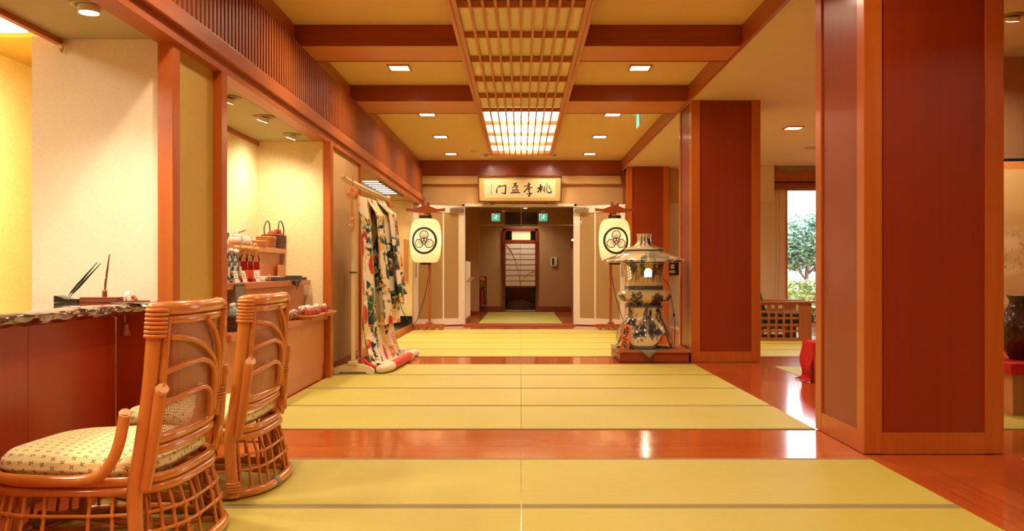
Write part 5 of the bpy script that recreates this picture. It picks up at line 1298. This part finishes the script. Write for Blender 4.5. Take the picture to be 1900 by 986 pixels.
strokes = (([(575, 315), (590, 332), (602, 350)], [10, 22, 12]), ([(600, 308), (616, 322), (626, 336)], [10, 20, 10]), ([(566, 345), (550, 390), (548, 442)], [14, 16, 22]), ([(632, 328), (690, 312), (704, 335), (700, 400), (694, 445), (665, 446), (632, 432)], [12, 20, 22, 20, 24, 16, 10]),
    ([(836, 292), (888, 276), (866, 312), (905, 318), (902, 346), (874, 362)], [12, 18, 12, 14, 14, 10]), ([(880, 268), (850, 325), (812, 364)], [14, 12, 10]), ([(862, 322), (884, 350)], [10, 14]), ([(824, 384), (832, 428)], [12, 14]), ([(822, 392), (914, 380), (908, 430)], [10, 13, 14]), ([(852, 388), (856, 428)], [9, 11]), ([(882, 385), (882, 428)], [9, 11]), ([(782, 441), (860, 432), (955, 433)], [14, 17, 16]),
    ([(1018, 330), (1080, 312), (1132, 290)], [12, 14, 20]), ([(1104, 262), (1100, 320), (1098, 372)], [18, 16, 14]), ([(1096, 326), (1060, 378), (1018, 428)], [14, 16, 24]), ([(1106, 322), (1130, 345), (1168, 354)], [10, 16, 10]), ([(1074, 384), (1122, 368), (1098, 404)], [10, 18, 12]), ([(1098, 404), (1122, 440), (1112, 488), (1084, 476)], [14, 20, 26, 8]), ([(1066, 452), (1164, 448)], [12, 18]),
    ([(1250, 364), (1300, 345), (1344, 332)], [16, 20, 22]), ([(1306, 292), (1306, 430)], [20, 20]), ([(1300, 352), (1278, 395), (1252, 430)], [18, 18, 22]), ([(1312, 352), (1334, 385)], [14, 22]), ([(1378, 318), (1374, 430)], [12, 16]), ([(1350, 345), (1362, 362)], [8, 14]), ([(1344, 404), (1366, 384)], [8, 14]), ([(1422, 276), (1412, 350), (1416, 408), (1440, 432), (1484, 430), (1500, 396)], [10, 12, 14, 18, 24, 12]), ([(1470, 318), (1446, 348)], [12, 16]), ([(1452, 356), (1484, 376)], [10, 18]))
for lo, hi in ((0, 4), (4, 12), (12, 19), (19, 30)):
    b = MB()
    for pts, w in strokes[lo:hi]: b.ribbon(pts, [q * 1.2 for q in w], cm, sub=5)
    b.build('brush_character', INK, t)
b = MB()
for k, yy in enumerate((306, 336, 372, 402, 428, 450)):
    b.ribbon([(446, yy), (466, yy - 4)], 6, cm, sub=2); b.ribbon([(456, yy - 8), (460, yy + 10)], 5, cm, sub=2); b.ribbon([(450, yy + 8), (470, yy + 10)], 4, cm, sub=2)
b.build('signature', INK, t)
b = MB()
for yy in (375, 430): b.ribbon([(424, yy - 8), (424, yy + 8)], 14, cm, sub=2)
b.build('red_seal', plain('seal_red', C(206, 140, 90), .7), t)
for x in (-.51, .52):
    tt = thing('picture_hook', 'small dark bracket under the calligraphy, ' + ('toward the shop side' if x < 0 else 'toward the pillar side'), 'bracket', (X_at(964.5, 15.8) + x, 15.81, 2.232), 'brackets under the calligraphy')
    b = MB(); b.box(-.03, .03, -.06, .0, .004, .016, 0, .003); b.build('ledge', M['frame'], tt); b = MB(); b.tube([(-.035, -.05, .016), (0, -.06, .045), (.035, -.05, .016)], .008, 6, sub=3); b.build('hook', M['frame'], tt)

# ------------------------------------------------------------------ beyond the doors
t = thing('transom_glass', 'clear glass smoke screen hanging across the passage with a slim metal lower rail', 'glass screen', (0, 19.6, 0))
for x0, x1 in ((-.97, -.012), (.012, 1.24)): b = MB(); b.box(x0, x1, -.004, .004, 2.075, 2.565); b.build('glass_pane', M['clear'], t)
b = MB(); b.box(-.97, 1.24, -.012, .012, 2.055, 2.075); b.box(-.012, .012, -.010, .010, 2.075, 2.565); b.build('rail', M['metal'], t)
M['exit'] = glow('exit_green', (.12, .80, .50, 1), .55, C(30, 150, 100)); M['exitw'] = glow('exit_white', (.85, 1, .92, 1), .6, C(230, 240, 232))
for x, side in ((X_at(920, 21.1), 'shop'), (X_at(1008, 21.1), 'pillar')):
    t = thing('exit_sign', 'green running-man exit sign beyond the doors, on the %s side of the dark vent' % side, 'exit sign', (x, 21.15, 2.245), 'exit signs in the passage')
    b = MB(); b.box(-.11, .11, -.03, .045, 0, .20, 0, .004); b.build('case', M['white'], t); b = MB(); b.box(-.104, .104, -.032, -.0302, .006, .194); b.build('sign_face', M['exit'], t)
    b = MB(); f = lambda u, v: (u, -.0326, v)
    b.ribbon([(.045, .165), (.0451, .166)], .03, f, sub=2); b.ribbon([(.02, .15), (-.005, .09), (-.05, .06), (-.07, .06)], [.035, .035, .018, .014], f); b.ribbon([(-.005, .09), (.03, .06), (.02, .02)], [.03, .02, .016], f); b.ribbon([(.02, .145), (.055, .12), (.075, .125)], .014, f); b.ribbon([(.01, .14), (-.04, .13), (-.05, .10)], .014, f)
    b.box(-.098, -.085, -.0328, -.0322, .02, .18); b.box(-.098, -.03, -.0328, -.0322, .168, .18); b.build('pictogram', M['exitw'], t)
t = thing('vent_grille', 'dark ventilation grille above the sliding door', 'vent', (0, 21.19, 2.14)); b = MB(); b.box(-.40, .40, -.02, 0, 0, .33, 0, .004); b.build('backing', M['black'], t)
b = MB()
for k in range(12): b.box(-.385, .385, -.028, -.021, .015 + k * .026, .025 + k * .026)
b.build('louvre', M['darkwood'], t); b = MB(); b.box(-.006, .006, -.030, -.0285, .0, .33); b.build('mullion', M['metal'], t)
# sliding shoji door and its frame
DX0, DX1 = -.452, .412
t = thing('door_surround', 'red-brown wooden doorway frame with a lit transom at the passage end', 'door frame', (-.02, 21.19, 0))
b = MB(); b.box(DX0 + .02, DX0 + .075, -.06, .05, .0, 2.06, 0, .004); b.box(DX1 - .035, DX1 + .02, -.06, .05, .0, 2.06, 0, .004); b.box(DX0 + .02, DX1 + .02, -.06, .05, 2.0, 2.06, 0, .004); b.box(DX0 + .076, DX1 - .036, -.05, .04, 1.73, 1.78, 0, .004); b.build('frame', M['panel'], t)
b = MB(); b.box(-.21, .25, .0, .01, 1.785, 1.995); b.build('transom_paper', glow('transom_glow', (1, .78, .45, 1), .55, C(226, 200, 140)), t)
b = MB(); b.box(-.27, -.215, -.02, .03, 1.785, 1.995); b.box(.255, .31, -.02, .03, 1.785, 1.995); b.build('transom_post', M['black'], t)
t = thing('shoji_door', 'white paper shoji panel with eight rows and curved bamboo lines', 'sliding door', (-.02, 21.12, .61)); W2, H2 = .40, 1.12
b = MB(); b.box(-W2, -W2 + .035, -.02, .0, 0, H2, 0, .003); b.box(W2 - .035, W2, -.02, .0, 0, H2, 0, .003); b.box(-W2, W2, -.02, .0, 0, .035, 0, .003); b.box(-W2, W2, -.02, .0, H2 - .03, H2, 0, .003); b.build('door_frame', M['panel'], t)
b = MB(); b.box(-W2 + .036, W2 - .036, -.008, -.005, .036, H2 - .031); b.build('shoji_paper', M['offwhite'], t)
b = MB()
for k in range(1, 8): z = .035 + (H2 - .065) * k / 8; b.box(-W2 + .036, W2 - .036, -.016, -.0085, z - .005, z + .005)
b.box(-.006, .006, -.016, -.0085, .036, H2 - .031); b.build('lattice', M['shelf_z'], t)
b = MB(); b.tube([(-.35, -.018, 1.06), (-.17, -.018, .78), (-.05, -.018, .42), (-.005, -.018, .05)], .006, 6, sub=5); b.tube([(.0, -.018, .05), (.08, -.018, .22), (.20, -.018, .34), (.36, -.018, .42)], .006, 6, sub=5); b.build('curved_bar', M['shelf_z'], t)
t = thing('garden_rock', 'low mottled brown rock lying behind the sliding door', 'rock', (-.02, 21.75, .032)); b = MB(); b.blob((0, 0, .06), (.36, .2, .17), 40, 20, jit=.35); b.v = [(x, yv, max(z, .001)) for x, yv, z in b.v]; b.build('stone', plain('rock', C(116, 84, 52), .8, var=.6, scale=14), t); b = MB(); b.blob((.1, -.14, .05), (.12, .06, .06), 16, 10, jit=.4); b.build('moss_patch', plain('moss', C(84, 72, 36), .9), t)
for x in (-.33, .32):
    t = thing('black_post', 'black lacquered post behind the sliding door, ' + ('beside the hose cabinet side' if x < 0 else 'beside the intercom side'), 'post', (x, 22.1, .0305), 'black posts behind the sliding door'); b = MB(); b.box(-.07, .07, -.07, .07, 0, 2.2, 0, .005); b.build('shaft', M['black'], t); b = MB(); b.box(-.12, .12, -.12, .12, 0, .12, 0, .005); b.build('foot', M['black'], t)
# extinguisher cabinet
t = thing('extinguisher_cabinet', 'recessed white-framed fire extinguisher cabinet with a red header', 'cabinet', (X_at(896.5, 21.15), 21.15, Z_at(567, 21.15))); w, h = .115, .74
b = MB(); b.box(-w, w, .0, .03, 0, h); b.box(-w, w, -.15, 0, 0, .012); b.box(-w, -w + .01, -.15, 0, .012, h); b.box(w - .01, w, -.15, 0, .012, h); b.box(-w, w, -.15, 0, h - .012, h); b.build('back_panel', M['ochre'], t); b = MB(); b.box(-w, -w + .014, -.17, -.15, 0, h, 0, .002); b.box(w - .014, w, -.17, -.15, 0, h, 0, .002); b.box(-w, w, -.17, -.15, 0, .014, 0, .002); b.box(-w, w, -.17, -.15, h - .014, h, 0, .002); b.build('frame', M['metal'], t)
b = MB(); b.box(-w + .015, w - .015, -.165, -.152, h - .125, h - .016); hd = b.build('header', plain('header_red', C(196, 44, 32), .4), t)
b = MB(); b.box(-.06, .02, -.1665, -.1655, h - .07, h - .045); b.box(-.06, .05, -.1665, -.1655, h - .10, h - .088); b.build('header_lettering', M['white'], hd)
t = thing('fire_extinguisher', 'red fire extinguisher standing in its wall cabinet', 'fire extinguisher', (X_at(895, 21.06), 21.05, .0)); M['fred'] = plain('extinguisher_red', C(170, 46, 34), .3, 0, .4)
t.location = (X_at(895, 21.07), 21.07, Z_at(567, 21.15) + .0135)
b = MB(); b.lathe([(.055, .0), (.06, .01), (.06, .33), (.045, .38), (.02, .40), (.02, .42)], 20); b.build('cylinder', M['fred'], t); b = MB(); b.box(-.012, .07, -.012, .012, .42, .435, 0, .003); b.box(-.02, .055, -.01, .01, .45, .46, 0, .003); b.build('lever', M['ink'], t); b = MB(); b.tube([(-.02, 0, .425), (-.06, -.01, .40), (-.068, -.01, .25), (-.066, -.01, .10)], .009, 7, sub=4); b.build('hose', M['ink'], t)

t = thing('wall_intercom', 'white wall intercom with a dark handset at the passage end', 'intercom', (X_at(1027.5, 21.19), 21.19, Z_at(494, 21.19))); b = MB(); b.box(-.075, .075, -.03, 0, 0, .225, 0, .006); b.build('plate', M['white'], t); b = MB(); b.box(-.045, .0, -.055, -.031, .03, .195, 0, .008); b.build('handset', M['ink'], t)
t = thing('wall_sconce', 'brown box wall sconce high on the passage side wall', 'wall lamp', (1.235, 19.2, 1.52)); b = MB(); b.prism([(-.12, 0), (0, 0), (0, .17), (-.15, .17)], lambda u, v, s: (u, (-.12, .12)[s], v)); b.build('shade', M['stand'], t); b = MB(); b.lathe([(.03, .171), (.03, .20), (.0, .21)], 12, (-.07, 0, 0)); b.build('bulb', M['lens'], t)
t = thing('corridor_handrail', 'pale wooden handrail on the low cream wall inside the doors', 'handrail', (-1.0, 17.0, .86)); b = MB(); b.tube([(0, -.65, 0), (0, .80, 0)], .022, 10); b.build('rail', M['shelf_z'], t)
for yy in (-.5, .1, .7): b = MB(); b.tube([(0, yy, -.005), (-.03, yy, -.05), (-.058, yy, -.05)], .010, 6); b.build('bracket', M['metal'], t)

# ------------------------------------------------------------------ lounge furniture
M['chairwood'] = wood('chair_wood', C(150, 86, 46), C(176, 106, 62), 2, .35, 1, .2); M['green'] = plain('green_upholstery', C(70, 92, 78), .8, 0, 0, .1, 60)
def lattice_chair(x, yv, label):
    t = thing('lattice_armchair', label, 'armchair', (x, yv, 0), 'lattice armchairs')
    W_, D_, H_ = .80, .72, .545
    for yy in (0.0, D_ - .035):
        b = MB(); x0 = .0
        b.box(0, .055, yy, yy + .035, .0015, H_, 0, .003); b.box(.60, .78, yy, yy + .035, .0015, H_, 0, .003); b.box(.056, .599, yy, yy + .035, .0015, .045, 0, .002); b.box(.056, .599, yy, yy + .035, .515, H_, 0, .002)
        for k in range(1, 5): z = .045 + .47 * k / 5; b.box(.056, .599, yy + .006, yy + .029, z - .016, z + .016)
        for k in range(1, 5): xx = .055 + .545 * k / 5; b.box(xx - .016, xx + .016, yy + .008, yy + .027, .045, .515)
        b.build('lattice_side', M['chairwood'], t)
        b = MB(); b.box(-.04, .86, yy - .02, yy + .055, H_ + .001, H_ + .028, 0, .004); b.build('armrest', M['chairwood'], t)
    b = MB(); b.box(.03, .74, .036, D_ - .036, .20, .245, 0, .003); b.build('seat_board', M['chairwood'], t)
    b = MB(); b.box(.08, .84, .04, D_ - .04, .247, .39, 0, .05); b.build('seat_cushion', M['green'], t)
    b = MB(); Mx = Matrix.Translation((.10, 0, .36)) @ Matrix.Rotation(math.radians(-14), 4, 'Y'); b.box(-.08, .06, .045, D_ - .045, 0, .36, 0, .05, M=Mx); b.build('back_cushion', M['green'], t)
    return t
lattice_chair(3.40, 12.25, 'wooden lattice armchair with green cushions seen side-on by the window')
t = thing('low_table', 'low wooden table beyond the lattice armchair, mostly behind the large pillar', 'table', (4.72, 12.75, 0)); b = MB(); b.box(-.36, .6, -.3, .5, .42, .46, 0, .005); b.build('table_top', M['chairwood'], t)
for x, yy in ((-.33, -.26), (.54, -.26), (-.33, .44), (.54, .44)): b = MB(); b.box(x - .06, x + .06, yy - .03, yy + .03, .0015, .419, 0, .004); b.build('leg', M['chairwood'], t)
M['felt'] = plain('red_felt', C(196, 30, 26), .9, 0, 0, .06, 80)
t = thing('felt_bench', 'low bench draped in bright red felt between the two pillars', 'bench', (2.635, 7.80, 0)); b = MB()
def drape(u, v):
    # v: 0 top centre .. 1 floor; left end face with wavy folds
    k = v
    yv = -.14 + .28 * u
    if k < .3: q = k / .3; return (.55 - .55 * q + .0, yv, .362)
    q = (k - .3) / .7; w = .018 * math.sin(u * 17) * q + .030 * math.sin(q * 7 + u * 2) * q
    return (-.012 - .02 * q + w - (.05 if q > .93 else 0) * (q - .93) / .07, yv, .355 - .350 * q)
b.grid(drape, 30, 40, smooth=True)
def drape2(u, v):
    x = 1.0 * u; q = v; w = .012 * math.sin(x * 26) * q + .010 * math.sin(q * 6 + x * 9)
    return (x - .01, -.145 - .012 * q + w, .358 - .352 * q)
b.grid(drape2, 60, 20, smooth=True)
b.add([(0, -.14, .361), (1.0, -.14, .361), (1.0, .14, .361), (0, .14, .361)], [(0, 1, 2, 3)]); o = b.build('felt_cover', M['felt'], t); md = o.modifiers.new('thick', 'SOLIDIFY'); md.thickness = .004
b = MB(); b.box(.03, .97, -.12, .12, .30, .352); b.build('bench_board', M['shelf'], t)
for x in (.08, .9):
    for yy in (-.09, .09): b = MB(); b.box(x - .03, x + .03, yy - .03, yy + .03, .0015, .299); b.build('leg', M['shelf'], t)
# vase table and folding screen past the large pillar
t = thing('vase_stand', 'low stand with red felt top and beige cloth skirt past the large pillar', 'display stand', (4.0, 6.22, 0)); b = MB(); b.box(-.62, .62, -.34, .34, .285, .362, 0, .01); b.build('felt_top', M['felt'], t)
b = MB(); b.grid(lambda u, v: (-.60 + 1.2 * u, -.325 - .012 * math.sin(u * 31) * v - .012 * v, .284 - .280 * v), 60, 8); b.build('cloth_skirt', plain('beige_skirt', C(170, 120, 62), .8, 0, 0, .12, 12), t)
b = MB(); b.box(-.58, .58, -.30, .32, .0015, .284); b.build('stand_body', M['shelf_z'], t)
t = thing('carved_vase', 'dark brown pot-bellied vase with carved diamond pits on the red felt', 'vase', (3.60, 6.16, .3635)); pr = smoothprof([(.060, 0), (.066, .012), (.10, .07), (.142, .15), (.156, .215), (.145, .28), (.105, .345), (.070, .385), (.062, .42), (.075, .452), (.082, .462)], 6)
b = MB(); n = 88; vs = []
for i, (r, z) in enumerate(pr):
    for j in range(n):
        a = 2 * PI * j / n; g = 0
        if .05 < z < .36: g = max(0, math.cos(a * 14 + (int(z / .034) % 2) * PI) - .45) * max(0, math.sin((z / .034 % 1) * PI)) * .014
        vs.append(((r - g) * math.cos(a), (r - g) * math.sin(a), z))
b.add(vs, [(i * n + j, i * n + (j + 1) % n, (i + 1) * n + (j + 1) % n, (i + 1) * n + j) for i in range(len(pr) - 1) for j in range(n)], 0, True); b.add(vs[:n], [tuple(range(n))[::-1]]); b.build('vase_body', plain('bronze_brown', C(70, 38, 20), .3, .2, .3, .3, 10), t)
b = MB(); b.lathe([(.082, .4625), (.078, .466), (.068, .45), (.058, .42), (.0, .40)], 40, caps=False); b.build('vase_neck_lining', plain('vase_inside', C(120, 84, 48), .4), t)
t = thing('folding_screen', 'gilded folding screen with painted clouds behind the vase', 'folding screen', (3.86, 7.0, 0)); M['gilt'] = None
sc_ = Canvas(1.2, 1.9, 240, 380, C(214, 174, 108)); r3 = random.Random(3)
for k in range(60): sc_.ell(r3.random() * 1.2, .25 + r3.random() * 1.5, r3.uniform(.1, .3), r3.uniform(.04, .12), r3.choice([C(228, 194, 130), C(200, 152, 88), C(236, 210, 156)]), op=.6, soft=.5)
for k in range(200): sc_.ell(r3.random() * 1.2, .55 + r3.random() * .35, .015, .006, C(150, 104, 60), r3.random() * 3, op=.6)
for k in range(26): sc_.ell(.12 + r3.uniform(-.06, .06), .62 + r3.uniform(-.06, .10) * 1.6, .02, .03, C(120, 74, 44), r3.random() * 3)
for k in range(12): sc_.line([(.0 + k * .02, 1.1 + k * .02), (.3, 1.1 + k * .03)], .006, C(170, 120, 70))
for k, (xx, ang) in enumerate(((-.32, 8), (.26, -8))):
    Mx = Matrix.Translation((xx, 0, 0)) @ Matrix.Rotation(math.radians(ang), 4, 'Z')
    b = MB(); b.box(-.30, .30, -.012, .012, .0015, 1.93, 0, .003, M=Mx); pn = b.build('panel_frame', M['black'], t)
    b = MB(); b.box(-.285, .285, -.0135, -.0122, .03, 1.905, M=Mx); b.build('brocade_border', plain('orange_brocade', C(206, 128, 60), .6, var=.2, scale=80), pn)
    b = MB(); b.grid(lambda u, v: Mx @ Vector((-.24 + .48 * u, -.0142, .10 + 1.74 * v)), 100, 200); U = np.array([i / 100 for j in range(201) for i in range(101)]); V = np.array([1 - j / 200 for j in range(201) for i in range(101)]); b.col = sc_.sample((U * .5 + k * .5) % 1, V); b.build('painted_panel', painted('gilt_painting', .5), pn)
round_spot(X_at(1880, 6.29), 6.29, RCEIL, 'small spotlight over the folding screen', (3.8, 6.95, 1.1), 60, 80)
# window dressings
t = thing('roller_blind', 'rolled-up reddish blind under a wooden pelmet at the lounge window', 'blind', (6.6, 15.34, 2.46)); b = MB(); b.box(-2.08, 2.0, -.08, .075, .16, .335, 0, .004); b.build('pelmet', M['chairwood'], t)
b = MB(); b.grid(lambda u, v: (-2.06 + 4.04 * u, .02 + .035 * math.cos(v * 2 * PI), .085 + .07 * math.sin(v * 2 * PI)), 4, 16, closev=True); b.build('rolled_cloth', plain('blind_cloth', C(150, 92, 76), .8, var=.2, scale=50), t)
for x in (-2.02, -1.96): b = MB(); b.tube([(x, -.02, .16), (x + .01, -.02, -1.2), (x - .02, -.02, -1.95)], .005, 5); b.build('pull_cord', M['metal'], t)
t = thing('notice_board', 'small dark notice frame with white chalk marks on the lounge wall', 'notice', (2.79, 15.64, .93)); b = MB(); b.box(-.10, .12, -.02, .015, 0, .24, 0, .004); b.build('frame', M['black'], t); b = MB(); b.box(-.07, .03, -.022, -.0205, .04, .09); b.box(-.05, .02, -.022, -.0205, .12, .2); b.build('chalk_marks', M['wx'], t)

# ------------------------------------------------------------------ garden outside
b = MB(); b.box(-2, 26, 15.7, 46, -.35, -.25); struct(b.build('ground_outside', plain('garden_soil', C(120, 128, 90), .9)))
M['bark'] = plain('bark', C(96, 84, 70), .8, 0, 0, .3, 20)
def leafmat(nm_, a, c):
    q = NT(nm_); oi = q.n('ShaderNodeTexNoise', Scale=3.0); q.l(q.coords(), oi.inputs[0]); q.l(q.mix(q.math('MULTIPLY_ADD', oi.outputs[0], 3, -1, clamp=True), a, c), q.b.inputs['Base Color']); q.b.inputs['Roughness'].default_value = .45; return q.m
M['leaf1'] = leafmat('dark_leaf', C(50, 94, 76), C(122, 164, 138)); M['leaf2'] = leafmat('pale_leaf', C(104, 140, 72), C(176, 200, 130))
def plant(name, label, cat, loc, spec, lm, n, size, trunk, group=None):
    t = thing(name, label, cat, loc, group); r = random.Random(len(label) * 7 + n); b = MB()
    for k in range(n):
        c, rad = spec[r.randrange(len(spec))]; d = Vector((r.gauss(0, 1), r.gauss(0, 1), r.gauss(0, 1))).normalized() * (r.random() ** .4); p = Vector(c) + Vector((d.x * rad[0], d.y * rad[1], d.z * rad[2]))
        a = Vector((r.uniform(-1, 1), r.uniform(-1, 1), r.uniform(-.6, .6))).normalized(); e = a.orthogonal().normalized(); e.rotate(Matrix.Rotation(r.random() * 6.3, 3, a)); s = size * r.uniform(.6, 1.3)
        b.add([p, p + a * s * .5 + e * s * .22, p + a * s, p + a * s * .5 - e * s * .22], [(0, 1, 2, 3)])
    b.build('foliage', lm, t)
    b = MB()
    for pts, rr in trunk: b.tube(pts, rr, 7, sub=4)
    b.build('trunk', M['bark'], t); return t
gx = lambda px, yv: X_at(px, yv)
plant('garden_tree', 'round dark green tree outside the lounge window', 'tree', (gx(1500, 22), 22, -.26), [((0, 0, 2.15), (.75, .6, .62)), ((.35, .1, 1.75), (.8, .6, .5)), ((-.35, .1, 1.7), (.45, .5, .42)), ((.9, 0, 2.0), (.7, .6, .7))], M['leaf1'], 8000, .13, [([(0, 0, 0), (.05, 0, .6), (-.05, 0, 1.2), (.08, 0, 1.9)], [.06, .05, .045, .02]), ([(-.03, 0, 1.0), (-.4, 0, 1.5), (-.6, 0, 1.9)], [.03, .02, .01]), ([(0, 0, 1.2), (.4, 0, 1.6), (.8, 0, 2.0)], [.03, .02, .01])])
for i, (px, yv, w) in enumerate(((1458, 19.0, .42), (1504, 17.6, .40), (1566, 19.0, .45))):
    plant('garden_shrub', ['pale green shrub at the window edge beside the pale wall', 'pale green shrub below the round tree', 'pale green shrub beside the window edge at the large pillar'][i], 'shrub', (gx(px, yv), yv, -.26), [((0, 0, .62), (w, .5, .50)), ((.1, -.1, .35), (w, .5, .4))], M['leaf2'], 2600, .10, [([(0, 0, 0), (.02, 0, .4), (.1, 0, .8)], [.03, .02, .01]), ([(0, 0, .1), (-.2, 0, .7)], [.02, .01])], 'shrubs outside the window')
plant('garden_tree', 'taller dark green tree farther along the garden behind the large pillar', 'tree', (gx(1850, 24), 24, -.26), [((0, 0, 2.4), (1.0, .8, .8)), ((.5, .1, 1.8), (.9, .7, .6)), ((-.6, .1, 1.8), (.8, .6, .6))], M['leaf1'], 5000, .15, [([(0, 0, 0), (.05, 0, .8), (-.05, 0, 1.6), (.08, 0, 2.3)], [.08, .07, .05, .02]), ([(0, 0, 1.2), (.5, 0, 1.8)], [.03, .015])])
t = thing('neighbour_house', 'grey-roofed house behind the garden tree', 'house', (gx(1478, 34), 34, -.26)); b = MB(); b.box(-1.6, 3.5, -1, 3, .0, 1.0); b.build('house_wall', M['offwhite'], t)
b = MB(); b.prism([(-2.2, .9), (4.0, .9), (2.6, 1.55), (.4, 1.65)], lambda u, v, s: (u, (-1.4, 3.4)[s], v)); b.build('roof', plain('slate_roof', C(120, 130, 146), .6), t)
b = MB()
for x in (-.6, 1.2): b.box(x, x + .7, -1.02, -1.001, .3, .8)
b.build('house_window', M['black'], t)
# ------------------------------------------------------------------ camera and exposure
cam = bpy.data.cameras.new('camera'); cam.sensor_width = 36; cam.lens = F / 1900 * 36; cam.shift_x = -(VX - 950) / 1900; cam.shift_y = (VY - 493) / 1900; cam.clip_start = .05; cam.clip_end = 200
co = bpy.data.objects.new('camera', cam); COL.objects.link(co); co.location = (0, 0, EYE); co.rotation_euler = (PI / 2, 0, 0); SC.camera = co
SC.view_settings.view_transform = 'Standard'; SC.view_settings.look = 'None'; SC.view_settings.gamma = 1.0; SC.view_settings.use_curve_mapping = False
SC.view_settings.exposure = EXPO
SC.cycles.max_bounces = 8; SC.cycles.diffuse_bounces = 5; SC.cycles.transparent_max_bounces = 12; SC.cycles.sample_clamp_indirect = 6.0; SC.cycles.use_denoising = True
